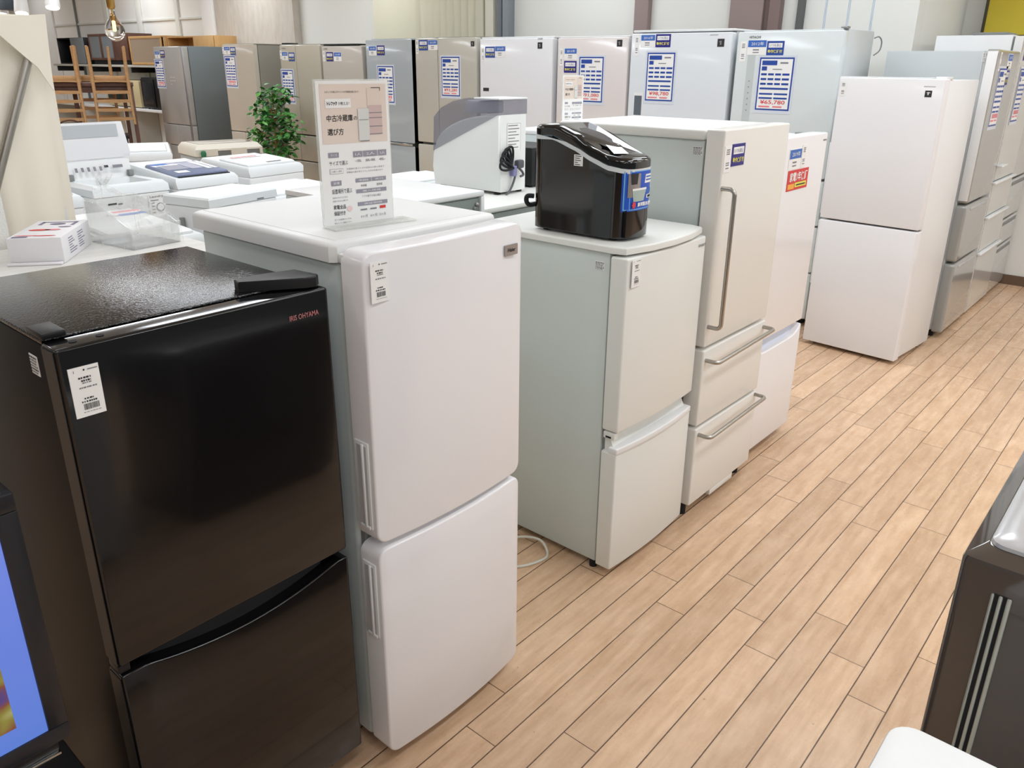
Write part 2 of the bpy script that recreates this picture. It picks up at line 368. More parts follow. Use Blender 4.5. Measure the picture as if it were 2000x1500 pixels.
def logo(par, F, u, v, h, s, m, width=None, name='logo'):
    b = MB(); b.text(F, u, v, h, s, m, 0.0012, width=width, bold=0.015); return lab(b.build(name, par, recalc=False), 'small lettering')
def icon(par, F, s=0.045):
    b = MB(); b.rect(F, 0, 0, s, s, INK, 0.0012, 0.001); b.rect(F, s*.4, s*.25, s*.6, s*.75, CAST, 0.002); b.rect(F, s*.25, s*.3, s*.5, s*.42, CAST, 0.002)
    return lab(b.build('emblem', par, recalc=False), 'small black square emblem')
def feet(par, w, d, y0=0.05, r=0.018, h=0.03, ix=0.05):
    for x in (ix, w-ix):
        for y in (y0, d-0.06):
            b = MB(); b.lathe([(r, 0), (r, h*.6), (r*.8, h)], RUBBER, 12, (x, y, 0)); b.build('foot', par)

# ------------------------------------------------------------------ tall fridges of the back row (fronts face -x)
def tall_fridge(label, cat, loc, rz, w, d, h, front, side, panels, doorw=0.055, group=None, capm=None, cap=0.0, doorside=None, gapm=GAP, r=0.012, name='tall_refrigerator'):
    t = thing(name, label, cat, loc, rz, group)
    b = MB(); b.box(0.004, w-0.004, doorw+0.012, d, 0.03, h-cap, side, 0.005)
    b.build('body', t)
    b = MB(); b.box(0.014, w-0.014, doorw-0.004, doorw+0.0115, 0.05, h-cap-0.01, GASKET); b.build('gasket', t)
    for nm, x0, x1, z0, z1 in panels:
        b = MB(); b.panel(x1-x0, z1-z0, doorw, front, r, 0.006, 0.0, None, (x0, 0, z0), 4); b.build(nm, t)
    if cap:
        b = MB(); b.box(0, w, 0.02, d, h-cap+0.0005, h, capm or side, 0.006); b.build('top_cap', t)
    feet(t, w, d, 0.08)
    b = MB(); b.box(0.03, w-0.03, 0.07, 0.085, 0.004, 0.0295, GAP); b.build('kick_plate', t)
    return t
BR = -math.pi/2
BG = 'tall refrigerators along the back wall'
def back(i, ymax, ymin, h, front, side, panels, label, d=0.62, **k):
    wd = ymax-ymin
    P = [(n, a*wd+(.003 if a > 0 else 0), c*wd-(.003 if c < 1 else 0), z0, z1) for n, a, c, z0, z1 in panels]
    return tall_fridge(label, 'refrigerator', (5.0, ymax, 0), BR, wd, d, h, front, side, P, group=BG, **k), ymax
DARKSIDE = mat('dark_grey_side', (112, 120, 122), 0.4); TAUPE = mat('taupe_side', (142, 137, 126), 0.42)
CH1 = mat('smoked_silver_glass', (172, 170, 166), 0.14, coat=0.6); CH2 = mat('champagne_glass', (196, 188, 174), 0.16, coat=0.6)
CH3 = mat('champagne_door', (186, 179, 164), 0.22, coat=0.4); CH4 = mat('pale_champagne_door', (190, 184, 175), 0.24, coat=0.4)
SV5 = mat('blue_silver_gloss', (172, 180, 184), 0.16, coat=0.6); CH6 = mat('beige_silver_glass', (192, 189, 178), 0.2, coat=0.5)
W7 = mat('white_glass_door', (232, 233, 236), 0.14, coat=0.4); PK8 = mat('blush_white_gloss', (226, 219, 217), 0.14, coat=0.5)
W9 = mat('blue_white_gloss', (224, 229, 234), 0.12, coat=0.5); W10 = mat('silver_white_gloss', (218, 225, 226), 0.14, coat=0.5)
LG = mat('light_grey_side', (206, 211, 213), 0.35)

f, y0 = back(1, 9.161, 8.438, 1.767, CH1, DARKSIDE, [('door', 0, 1, .872, 1.76), ('ice_drawer', 0, .5, .62, .865), ('upper_drawer', .5, 1, .62, .865), ('freezer_drawer', 0, 1, .33, .613), ('vegetable_drawer', 0, 1, .05, .323)],
    'smoked silver tall fridge with dark grey side, last of the back row towards the furniture')
b = MB(); b.box(.69, .72, -.012, .05, .05, 1.76, CAST, .003); lab(b.build('door_edge_trim', f), 'bright silver edge trim')
price_tag(f, FRONT(.0, 1.612), w=.2); year_sticker(f, FRONT(.034, 1.711), s='2015年'); warranty_sticker(f, FRONT(.168, 1.72))
b = MB()
for k in range(7): b.rect(FRONT(.34+.045*(k % 3), 1.42-.04*(k//3)), 0, 0, .016, .006, PAPER, .001)
lab(b.build('control_marks', f, recalc=False), 'white control marks')
f, y0 = back(2, 7.568, 6.97, 1.782, CH2, TAUPE, [('door', 0, 1, .868, 1.775), ('ice_drawer', 0, .48, .68, .86), ('upper_drawer', .48, 1, .68, .86), ('freezer_drawer', 0, 1, .36, .672), ('vegetable_drawer', 0, 1, .05, .352)],
    'champagne single-door tall fridge with taupe side behind the leafy plant', cap=.012, capm=TAUPE)
price_tag(f, FRONT(.024, 1.654)); year_sticker(f, FRONT(.036, 1.753), s='2014年'); warranty_sticker(f, FRONT(.16, 1.747), c=INKB); slip(f, FRONT(.0, 1.75), .03, .07)
f, y0 = back(3, 6.474, 5.806, 1.768, CH3, TAUPE, [('left_door', 0, .405, .905, 1.76), ('right_door', .405, 1, .905, 1.76), ('ice_drawer', 0, .34, .64, .893), ('upper_drawer', .34, 1, .64, .893), ('freezer_drawer', 0, 1, .34, .63), ('vegetable_drawer', 0, 1, .05, .333)],
    'champagne double-door tall fridge with a dark hinge cover, right of the plant', cap=.012, capm=TAUPE)
b = MB(); b.box(.0, .1, .03, .16, 1.7685, 1.782, GAP, .003); b.build('hinge_cover', f)
price_tag(f, FRONT(.0, 1.524), w=.2); year_sticker(f, FRONT(.035, 1.698), w=.1, s='2013年'); warranty_sticker(f, FRONT(.15, 1.69), w=.1, c=INKB); slip(f, FRONT(.0, 1.71), .03, .08)
logo(f, FRONT(.04, 1.735), 0, 0, .012, 'TOSHIBA', INKG)
f, y0 = back(4, 5.774, 5.165, 1.753, CH4, TAUPE, [('door', 0, 1, .9, 1.745), ('ice_drawer', 0, .5, .64, .89), ('upper_drawer', .5, 1, .64, .89), ('freezer_drawer', 0, 1, .34, .63), ('vegetable_drawer', 0, 1, .05, .333)],
    'pale champagne tall fridge showing above the beige advice sign')
b = MB(); b.box(.0, .5, .03, .14, 1.7535, 1.766, GAP, .003); b.build('hinge_cover', f)
warranty_sticker(f, FRONT(.072, 1.692)); year_sticker(f, FRONT(.19, 1.692), s='2014年'); slip(f, FRONT(.02, 1.7), .03, .09); logo(f, FRONT(.03, 1.728), 0, 0, .012, 'TOSHIBA', INKG)
f, y0 = back(5, 5.109, 4.49, 1.803, SV5, mat('blue_silver_side', (140, 147, 152), .4), [('door', 0, 1, .92, 1.795), ('freezer_drawer', 0, 1, .5, .895), ('vegetable_drawer', 0, 1, .05, .49)],
    'blue-silver glossy tall fridge with a price sheet behind the advice sign', gapm=GAP)
b = MB(); b.box(.6, .619, .004, .6, .05, 1.79, GAP); lab(b.build('edge_trim', f), 'dark edge strip')
b = MB(); b.box(.02, .60, -.012, .0, .897, .916, CHROME, .004); lab(b.build('handle', f), 'silver handle bar')
price_tag(f, FRONT(.155, 1.573)); year_sticker(f, FRONT(.045, 1.742), w=.105, s='2014年'); warranty_sticker(f, FRONT(.158, 1.746), c=INKN)
f, y0 = back(6, 4.444, 3.719, 1.808, CH6, TAUPE, [('left_door', 0, .38, .945, 1.8), ('right_door', .38, 1, .945, 1.8), ('ice_drawer', 0, .4, .66, .925), ('upper_drawer', .4, 1, .66, .925), ('freezer_drawer', 0, 1, .35, .65), ('vegetable_drawer', 0, 1, .05, .342)],
    'beige silver double-door tall fridge priced ¥93,280 behind the bean-shaped smoky lid')
f['label'] = 'beige silver double-door tall fridge priced ¥93,280 left of the white fridges'
price_tag(f, FRONT(.32, 1.652), price='¥93,280'); warranty_sticker(f, FRONT(.05, 1.785), c=INKB, w=.11); year_sticker(f, FRONT(.165, 1.785), s='2013年'); slip(f, FRONT(.012, 1.785), .03, .11); icon(f, FRONT(.665, 1.77), .04)
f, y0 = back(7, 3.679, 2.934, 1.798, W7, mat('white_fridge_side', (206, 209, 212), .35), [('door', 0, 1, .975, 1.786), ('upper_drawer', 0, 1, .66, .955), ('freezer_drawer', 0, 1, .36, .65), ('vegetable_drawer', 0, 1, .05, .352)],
    'plain white tall fridge with two small blue stickers and no price sheet', cap=.014, capm=WTOP)
warranty_sticker(f, FRONT(.06, 1.728), c=INKB); year_sticker(f, FRONT(.165, 1.732), w=.112, s='2016年'); slip(f, FRONT(.02, 1.72), .028, .1)
b = MB(); b.rect(FRONT(.036, 1.418), 0, 0, .062, .026, INK, .001, .001); lab(b.build('control_window', f, recalc=False), 'small dark window'); icon(f, FRONT(.60, 1.755), .045); logo(f, FRONT(.6, 1.785), 0, 0, .012, 'SHARP', INKG)
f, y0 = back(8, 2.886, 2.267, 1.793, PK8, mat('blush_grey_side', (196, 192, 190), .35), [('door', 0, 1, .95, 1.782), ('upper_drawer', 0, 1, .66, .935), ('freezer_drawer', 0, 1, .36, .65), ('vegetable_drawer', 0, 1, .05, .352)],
    'blush white tall fridge half hidden by the small standing sign', cap=.012, capm=WTOP)
price_tag(f, FRONT(.205, 1.653), price='¥91,080'); year_sticker(f, FRONT(.065, 1.713), s='2015年'); warranty_sticker(f, FRONT(.064, 1.625), w=.115); slip(f, FRONT(.022, 1.71), .03, .12); icon(f, FRONT(.525, 1.765), .045)
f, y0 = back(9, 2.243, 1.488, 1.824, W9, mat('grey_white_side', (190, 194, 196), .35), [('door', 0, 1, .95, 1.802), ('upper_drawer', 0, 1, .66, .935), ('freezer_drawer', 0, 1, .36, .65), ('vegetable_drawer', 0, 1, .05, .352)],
    'bluish white tall fridge priced ¥98,780 beside the blush white one', cap=.016, capm=WTOP)
price_tag(f, FRONT(.14, 1.68), price='¥98,780'); year_sticker(f, FRONT(.078, 1.795), s='2016年'); warranty_sticker(f, FRONT(.196, 1.796), w=.115); slip(f, FRONT(.03, 1.79), .035, .13); icon(f, FRONT(.655, 1.762), .048); logo(f, FRONT(.6, 1.79), 0, 0, .01, 'plasmacluster', INKG)
b = MB(); b.rect(FRONT(.045, 1.42), 0, 0, .075, .2, WHITE, .001, .001); b.rect(FRONT(.045, 1.42), .008, .02, .068, .15, mat('dark_display', (96, 104, 112), .2), .002); lab(b.build('control_panel', f, recalc=False), 'grey control display')
f, y0 = back(10, 1.45, .783, 1.81, W10, LG, [('door', 0, 1, .95, 1.80), ('upper_drawer', 0, 1, .66, .935), ('freezer_drawer', 0, 1, .36, .65), ('vegetable_drawer', 0, 1, .05, .352)],
    'silver white tall fridge priced ¥65,780 with light grey side', d=.515)
b = MB(); b.box(.63, .667, .02, .075, 1.8105, 1.822, CAST, .003); b.build('hinge_cover', f)
price_tag(f, FRONT(.165, 1.651), w=.222, price='¥65,780'); year_sticker(f, FRONT(.072, 1.753), w=.126, h=.088, s='2012年'); warranty_sticker(f, FRONT(.2, 1.745), w=.11, c=INKB); slip(f, FRONT(.025, 1.745), .04, .12); logo(f, FRONT(.08, 1.775), 0, 0, .014, 'HITACHI', INK)
b = MB(); b.rect(FRONT(.08, 1.664), 0, 0, .052, .40, mat('pale_grey_strip', (196, 204, 204), .2), .001, .001)
for k in range(6): b.rect(FRONT(.08, 1.664), .022, .15+k*.035, .03, .156+k*.035, INKG, .002)
lab(b.build('control_strip', f, recalc=False), 'pale grey touch strip')
b = MB(); b.tube([(.672, .5, 1.77), (.69, .53, 1.778), (.70, .56, 1.75), (.695, .56, 1.7), (.672, .53, 1.67)], .004, GASKET, 6, smooth=6); b.build('power_cord', f)

# ------------------------------------------------------------------ the black two-door fridge
t = thing('black_refrigerator', 'glossy black two-door fridge at the left front with a white tag on its door', 'refrigerator', (0.386, 0.2, 0))
W = 0.485
b = MB(); b.box(.004, W-.004, .058, .515, .03, 1.188, BLACKP, .004)
b.build('body', t)
b = MB(); b.box(.004, W-.004, .058, .515, 1.1885, 1.198, BLACKT, .003); lab(b.build('top_panel', t), 'pebbled black steel top')
b = MB(); b.box(.012, W-.012, .046, .0575, .06, 1.185, GASKET if False else RUBBER); b.build('gasket', t)
b = MB(); b.panel(W, .578, .048, BLACKD, .006, .005, .0, None, (0, 0, .617), 6)
# holes for the moved hinge on the door's top edge
for x in (.035, .075): b.lathe([(.006, 0), (.006, .001)], GAP, 10, (x, .022, 1.1952))
du = b.build('upper_door', t)
b = MB(); b.box(-.0016, -.0003, .004, .047, .62, 1.19, BLACKS); b.build('edge_trim', du)
def dip(x):
    z = .527
    if .05 < x < .45: z -= .030*math.sin(math.pi*(x-.05)/.40)**.8
    return z
b = MB(); b.panel(W, .527, .048, BLACKD, .006, .004, .0, dip, (0, 0, .07), 26); dl = b.build('lower_door', t)
b = MB(); b.box(-.0016, -.0003, .004, .047, .075, .59, BLACKS); b.build('edge_trim', dl)
b = MB(); b.box(.05, W-.05, .03, .047, .545, .612, GAP); b.build('handle_recess', t)
b = MB(); b.box(.0, .02, .006, .046, .5995, .6155, BLACKS, .002); b.build('middle_hinge', t)
b = MB(); b.box(.002, .038, .048, .11, 1.1985, 1.209, BLACKS, .003); b.build('hinge_plug', t)
b = MB(); b.plan([(.40, .10), (.472, .085), (.480, .02), (.466, .008), (.445, .012), (.345, .075), (.352, .10)], 1.1985, 1.218, BLACKS, top_ch=.003); lab(b.build('hinge_cover', t), 'black angled hinge cover')
b = MB(); b.box(.03, W-.03, .07, .09, .0, .0295, GAP); b.build('kick_plate', t)
feet(t, W, .5, .075)
paper_tag(t, FRONT(.012, 1.162), .044, .08); logo(t, FRONT(.396, 1.157), 0, 0, .010, 'IRIS OHYAMA', mat('red_silver_ink', (196, 132, 134), .35, metal=.4), width=.064)
spec_label(t, LEFT(.122, 1.162, .004), .032, .033)

# ------------------------------------------------------------------ the white two-door fridge next to it
t = thing('white_refrigerator', 'big white two-door fridge with rounded doors, carrying the tall beige sign', 'refrigerator', (0.916, 0.15, 0))
W = .463
b = MB(); b.box(.006, W-.004, .078, .60, .035, 1.228, SIDE, .012, 3); b.build('body', t)
b = MB(); b.plan([(-.008, .09), (-.008, .606), (.012, .622), (W-.012, .622), (W+.004, .606), (W+.004, .09), (W-.008, .078), (.004, .078)], 1.2285, 1.266, WTOP, top_ch=.010)
b.rect((Vector((.02, .105, 1.266)), Vector((1, 0, 0)), Vector((0, 1, 0)), Vector((0, 0, 1))), 0, 0, W-.045, .50, WTOP, .0006, .002)
b.build('top_cap', t)
b = MB(); b.box(.014, W-.012, .064, .0775, .05, 1.222, GASKET); b.build('gasket', t)
b = MB(); b.panel(W, .637, .064, WHITEG, .026, .005, .016, None, (0, 0, .621), 14); du = b.build('upper_door', t)
b = MB(); b.panel(W, .573, .064, WHITEG, .026, .005, .016, None, (0, 0, .033), 14); dl = b.build('lower_door', t)
def grip(par, z0, z1):
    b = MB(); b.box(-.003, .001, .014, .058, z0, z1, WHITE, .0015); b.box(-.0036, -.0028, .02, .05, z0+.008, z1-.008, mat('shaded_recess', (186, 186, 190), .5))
    b.box(-.007, -.002, .027, .034, z0+.004, z1-.004, WHITE, .002); b.box(-.006, -.002, .018, .05, z0, z0+.008, WHITE, .002); b.build('handle', par)
grip(du, .655, .86); grip(dl, .37, .565)
b = MB(); b.box(.002, .05, .058, .077, 1.2283, 1.2475, WTOP, .004); b.build('hinge_cover', t)
paper_tag(t, FRONT(.012, 1.240, -.0068), .043, .08)
b = MB(); b.rect(FRONT(.392, 1.214, -.011), 0, 0, .042, .024, CAST, .002, .004); b.text(FRONT(.392, 1.214, -.011), .008, .007, .009, 'Haier', INK, .0026, width=.026, bold=.02); lab(b.build('badge', t, recalc=False), 'small silver badge')
feet(t, W, .6, .1)

# ------------------------------------------------------------------ the small white fridge under the ice maker
t = thing('compact_refrigerator', 'waist-high off-white two-door fridge under the black ice maker', 'refrigerator', (1.886, 0.185, 0))
W = .466
b = MB(); b.box(.012, W-.004, .066, .585, .03, 1.082, SIDE2, .004); b.build('body', t)
b = MB(); b.plan([(0, .05), (-.002, .59), (.01, .60), (W-.006, .60), (W+.004, .59), (W+.002, .05), (W-.01, .012), (W*.75, -.012), (W*.5, -.02), (W*.25, -.012), (.012, .012)], 1.085, 1.106, WHITE2, top_ch=.006); b.build('top_cap', t)
b = MB(); b.box(.02, W-.012, .054, .0655, .05, 1.075, GASKET); b.build('gasket', t)
b = MB(); b.panel(W, .549, .054, WHITE2, .006, .006, .012, None, (0, 0, .528), 12); b.build('upper_door', t)
b = MB(); b.panel(W, .425, .054, WHITE2, .006, .005, .012, None, (0, 0, .03), 12); dl = b.build('lower_door', t)
b = MB()
b.loft([[(.012, .0+.01, .455), (.012, .046, .526), (.012, .05, .526), (.012, .05, .455)], [(W-.012, .01, .455), (W-.012, .046, .526), (W-.012, .05, .526), (W-.012, .05, .455)]], WHITE2); b.build('handle_scoop', dl)
b = MB(); b.panel(W, .022, .03, WHITE, .004, .004, .016, None, (0, -.002, .452), 10); b.build('handle_lip', dl)
b = MB(); b.box(-.001, .02, .008, .05, .502, .524, WHITE2, .003); b.box(-.002, .014, .02, .04, .506, .512, GAP); lab(b.build('middle_hinge', t), 'white hinge with a dark slot')
paper_tag(t, FRONT(.018, 1.072, -.006), .044, .082); spec_label(t, LEFT(.118, 1.053, .012), .034, .026)
logo(t, FRONT(.407, 1.057, -.006), 0, 0, .009, 'SHARP', INK, width=.044)
feet(t, W, .58, .082, .013, .03, .028)

# ------------------------------------------------------------------ the fridge with steel bar handles
CREAMW = mat('plain_warm_white', (229, 227, 221), .26, coat=.15)
t = thing('bar_handle_refrigerator', 'warm white three-tier fridge with long brushed steel bar handles', 'refrigerator', (2.385, 0.17, 0))
W = .50
b = MB(); b.box(.018, W-.006, .078, .655, .055, 1.37, SIDE2, .004); b.build('body', t)
b = MB(); b.box(.004, W-.002, .072, .662, 1.3705, 1.404, WHITE2, .008, 3); b.build('top_cap', t)
b = MB(); b.box(.024, W-.014, .064, .0775, .07, 1.366, GASKET); b.build('gasket', t)
def bar(par, pts): b = MB(); b.tube(pts, .0075, STEEL, 12); lab(b.build('handle', par), 'brushed steel bar handle')
def bend(a, c, dirv, out):     # bar between posts a and c, standing off by out towards -y
    a, c = Vector(a), Vector(c); d = (c-a).normalized(); o = Vector((0, -out, 0)); p = [a]
    for k in range(5):
        s = math.pi/2*k/4; p.append(a+o*(1-.35)+o*.35*math.sin(s)+d*.35*out*(1-math.cos(s)))
    for k in range(5):
        s = math.pi/2*(1-k/4); p.append(c+o*(1-.35)+o*.35*math.sin(s)-d*.35*out*(1-math.cos(s)))
    return p+[c]
b = MB(); b.panel(W, .725, .062, CREAMW, .006, .006, 0, None, (0, 0, .682), 6); d1 = b.build('upper_door', t)
bar(d1, bend((.012, .003, 1.225), (.012, .003, .757), None, .05))
b = MB(); b.panel(W, .288, .062, CREAMW, .006, .006, 0, None, (0, 0, .382), 6); d2 = b.build('middle_drawer', t)
bar(d2, bend((.02, .003, .632), (W-.02, .003, .645), None, .05))
b = MB(); b.panel(W, .314, .062, CREAMW, .006, .006, 0, None, (0, 0, .056), 6); d3 = b.build('lower_drawer', t)
bar(d3, bend((.02, .003, .345), (W-.02, .003, .36), None, .05))
b = MB(); b.box(.17, .36, .003, .03, .03, .0555, WHITE2, .002); b.build('front_grille', t)
warranty_sticker(t, FRONT(.058, 1.36), .092, .07); slip(t, FRONT(.008, 1.356), .046, .082)
spec_label(t, LEFT(.118, 1.349, .018), .036, .028)
feet(t, W, .64, .05, .02, .054, .032)

# ------------------------------------------------------------------ white fridge with red warranty sticker
t = thing('two_door_refrigerator', 'white fridge with a red and yellow warranty sticker, partly behind the bar-handle fridge', 'refrigerator', (2.905, 0.21, 0))
W = .475
b = MB(); b.box(.006, W-.006, .078, .60, .04, 1.335, WHITE, .006); b.build('body', t)
b = MB(); b.box(.02, W-.014, .062, .0775, .06, 1.33, GASKET); b.build('gasket', t)
b = MB(); b.panel(W, .797, .062, WHITEG, .008, .006, 0, None, (0, 0, .55), 6); b.build('upper_door', t)
b = MB(); b.panel(W, .483, .062, WHITEG, .008, .006, 0, lambda x: .440+.045*min(1, abs(x-W/2)/(W/2))**6, (0, 0, .05), 24); dl = b.build('lower_drawer', t)
b = MB(); b.loft([[(.012, .018, .48), (.012, .05, .542), (.012, .06, .542), (.012, .06, .48)], [(W-.012, .018, .48), (W-.012, .05, .542), (W-.012, .06, .542), (W-.012, .06, .48)]], mat('bluish_white_recess', (214, 220, 236), .4)); b.build('handle_recess', dl)
b = MB(); b.rect(FRONT(.112, 1.222, 0), 0, 0, .20, .078, INKR, .0015, .0013); b.text(FRONT(.112, 1.222), .018, .008, .036, '家電1年保証', PAPER, .0024, width=.17, bold=.02)
b.rect(FRONT(.112, 1.222), .008, .052, .07, .072, mat('ink_orange', (240, 170, 70), .5), .0022); b.rect(FRONT(.112, 1.222), .075, .05, .185, .068, INKY, .0022); b.rect(FRONT(.112, 1.222), .085, .057, .175, .062, INK, .003)
lab(b.build('warranty_sticker', t, recalc=False), 'red sticker with white lettering')
year_sticker(t, FRONT(.105, 1.303), .115, .077, '2019年'); slip(t, FRONT(.224, 1.312), .04, .085)
b = MB(); b.rect(FRONT(.43, 1.322), 0, 0, .034, .006, INKG, .001, .0008); b.build('logo', t, recalc=False)
b = MB(); b.box(.40, .43, .06, .11, 1.3352, 1.345, GASKET, .002); b.build('hinge_cover', t)
feet(t, W, .58, .085, .016, .038)

# ------------------------------------------------------------------ standing white fridge turned sideways at the aisle's end
t = thing('aisle_end_refrigerator', 'white two-door fridge turned to face the aisle with a black square emblem', 'refrigerator', (4.682, 0.663, 0), R(-94.9))
W = .555
b = MB(); b.box(.006, W-.006, .068, .523, .03, 1.54, WHITE, .006); b.build('body', t)
b = MB(); b.box(.018, W-.016, .056, .0675, .04, 1.535, GAP); b.build('gasket', t)
b = MB(); b.panel(W, .770, .056, WHITEG, .005, .005, 0, None, (0, 0, .776), 6); d1 = b.build('upper_door', t)
b = MB(); b.panel(W, .742, .056, WHITEG, .005, .005, 0, None, (0, 0, .024), 6); d2 = b.build('lower_door', t)
for d, z0, z1 in ((d1, .80, 1.2), (d2, .38, .76)): b = MB(); b.box(-.006, .0, .004, .05, z0, z1, WHITE, .002); b.build('handle_strip', d)
b = MB(); b.box(.0, W-.07, .008, .05, 1.5462, 1.551, WHITE, .002); b.build('door_cap', t)
b = MB(); b.box(W-.06, W-.005, .02, .11, 1.5405, 1.556, WHITE, .003); b.build('hinge_cover', t)
b = MB(); b.rect(FRONT(.462, 1.489), 0, 0, .034, .032, INK, .0012, .001); b.rect(FRONT(.462, 1.489), .014, .008, .019, .022, PAPER, .002); b.rect(FRONT(.462, 1.489), .009, .009, .026, .012, PAPER, .002); lab(b.build('emblem', t, recalc=False), 'black square emblem')
logo(t, FRONT(.452, 1.512), 0, 0, .008, 'plasmacluster', INKG, width=.058)
slip(t, FRONT(.012, 1.525), .032, .075)
feet(t, W, .5, .08)

# ------------------------------------------------------------------ right-hand row (fronts face the aisle, -y)
SVG = mat('silver_grey_gloss', (158, 158, 154), .16, coat=.5); SVS = mat('silver_grey_side', (190, 196, 198), .35)
RG = 'fridges along the right of the aisle'
t = thing('silver_refrigerator', 'silver-grey tall fridge with a wide grey side, behind the standing white fridge', 'refrigerator', (5.335, 0.04, 0), 0, RG)
W = .60
b = MB(); b.box(.006, W-.004, .072, .60, .04, 1.692, SVS, .005); b.build('body', t)
b = MB(); b.box(.008, W-.008, .0585, .0715, .05, 1.69, mat('pale_gasket', (196, 198, 198), .6)); b.build('gasket', t)
for nm, z0, z1 in (('door', .845, 1.70), ('middle_drawer', .49, .832), ('lower_drawer', .035, .476)):
    b = MB(); b.panel(W, z1-z0, .058, SVG, .02, .016, .0, None, (0, 0, z0), 6); d = b.build(nm, t)
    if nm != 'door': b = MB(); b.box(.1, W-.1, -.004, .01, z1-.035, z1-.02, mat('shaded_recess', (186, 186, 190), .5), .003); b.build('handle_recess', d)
b = MB(); b.box(-.004, -.0005, .004, .056, .86, 1.69, WHITE, .0015); lab(b.build('door_edge', t), 'pale door edge')
price_tag(t, FRONT(.10, 1.60), .2, .32); year_sticker(t, FRONT(.27, 1.68), s='2016年'); warranty_sticker(t, FRONT(.27, 1.59)); slip(t, FRONT(.06, 1.685), .03, .1)
spec_label(t, LEFT(.08, 1.68, .006), .05, .045)
feet(t, W, .58, .07)
GL = mat('pale_grey_glass', (205, 204, 198), .12, coat=.6); GL2 = mat('grey_mirror_glass', (186, 188, 186), .1, coat=.7)
t = thing('glass_front_refrigerator', 'white tall fridge with pale glass drawers edged by white lips', 'refrigerator', (5.97, 0.045, 0), 0, RG)
W = .64
b = MB(); b.box(.004, W-.004, .062, .5, .04, 1.795, WHITE, .005); b.build('body', t)
b = MB(); b.box(.014, W-.012, .05, .0615, .05, 1.785, GASKET); b.build('gasket', t)
z = .03
for nm, z0, z1, m in (('lower_drawer', .03, .430, GL), ('middle_drawer', .445, .672, GL), ('upper_drawer', .688, .898, GL), ('door', .915, 1.785, GL)):
    b = MB(); b.panel(W, z1-z0, .046, WHITE, .006, .004, 0, None, (0, .003, z0), 4)
    b.rect(FRONT(.012, z1-.006, .002), 0, 0, W-.022, z1-z0-.012, m, .001, .001); d = b.build(nm, t)
    if nm != 'door': b = MB(); b.box(-.004, W, -.02, .01, z1-.004, z1+.012, WHITE, .005, 3); lab(b.build('handle_lip', d), 'white rounded handle lip')
b = MB(); b.box(.03, .3, .1, .3, 1.7955, 1.812, GASKET, .005); b.build('hinge_cover', t)
b = MB(); b.box(-.003, .16, -.035, .002, 1.005, 1.018, WHITE, .004); lab(b.build('white_ledge', t), 'small white ledge')  # thin white bar standing out from the door
price_tag(t, FRONT(.10, 1.60), .2, .32); warranty_sticker(t, FRONT(.1, 1.73)); year_sticker(t, FRONT(.22, 1.73), s='2017年')
feet(t, W, .48, .06)
t = thing('grey_glass_refrigerator', 'pale grey glass fridge against the right wall, last in its row', 'refrigerator', (6.625, 0.05, 0), 0, RG)
W = .555
b = MB(); b.box(.004, W-.004, .062, .56, .04, 1.81, WHITE, .005); b.build('body', t)
b = MB(); b.box(.014, W-.012, .05, .0615, .05, 1.80, GASKET); b.build('gasket', t)
for nm, z0, z1 in (('lower_drawer', .03, .37), ('middle_drawer', .385, .57), ('upper_drawer', .585, .86), ('door', .875, 1.80)):
    b = MB(); b.panel(W, z1-z0, .046, GL2, .006, .004, 0, None, (0, .003, z0), 4); d = b.build(nm, t)
    if nm != 'door': b = MB(); b.box(.06, W-.06, -.001, .01, z1-.045, z1-.018, GASKET, .004); b.build('handle_recess', d)
price_tag(t, FRONT(.10, 1.62), .2, .32)
feet(t, W, .54, .06)
# the yellow board standing on top of these two fridges, against the wall
YEL = mat('yellow_print', (222, 204, 66), .5, vary=(1.6, (205, 184, 48), (1, 1, 1)))
t = thing('yellow_board', 'yellow printed board with a dark frame on top of the fridges at the right wall', 'picture', (7.10, 0.0, 1.811))
b = MB(); b.box(.0, .02, -.42, .52, .02, .62, YEL); b.build('canvas', t)
b = MB()
for a in ((-.008, .028, -.44, -.42, 0, .64), (-.008, .028, .52, .54, 0, .64), (-.008, .028, -.42, .52, 0, .02), (-.008, .028, -.42, .52, .62, .64)): b.box(*a, mat('dark_olive_frame', (70, 64, 48), .5), .003)
b.build('frame', t)

# ------------------------------------------------------------------ black ice maker on the compact fridge
ICEB = mat('piano_black', (10, 10, 12), .07, coat=.6); BAND = mat('pale_grey_band', (214, 220, 222), .35)
t = thing('ice_maker', 'piano-black countertop ice maker with a wavy pale band on the white fridge', 'ice maker', (1.935, 0.25, 1.1066))
def icez(y):      # height of the wavy band above the base
    P = [(-.03, .203), (.0, .206), (.05, .214), (.10, .231), (.18, .264), (.25, .287), (.33, .285), (.36, .284)]
    for (a, za), (c, zc) in zip(P, P[1:]):
        if y <= c:
            s = max(0, min(1, (y-a)/(c-a))); return za+(zc-za)*(s*s*(3-2*s)*.35+s*.65)
    return P[-1][1]
def iceplan(e=0.0, n=12):
    w, d, pts = .176, .33, []
    for k in range(n+1):      # bowed front
        x = w*k/n; pts.append((x*(1+2*e/w)-e, -.012*(1-(2*x/w-1)**2)+.05*(abs(2*x/w-1)**6)-e))
    for k in range(1, 16): pts.append((w+e, .05+(d-.05-.025)*k/15-e*0))
    pts += [(w+e-.01, d-.006+e), (w-.03, d+e), (.03, d+e), (.01-e, d-.006+e)]
    for k in range(15, 0, -1): pts.append((-e, .05+(d-.05-.025)*k/15))
    return pts
pl = iceplan()
b = MB(); b.plan(pl, .008, lambda x, y: icez(y)-.010, ICEB); b.build('body', t)
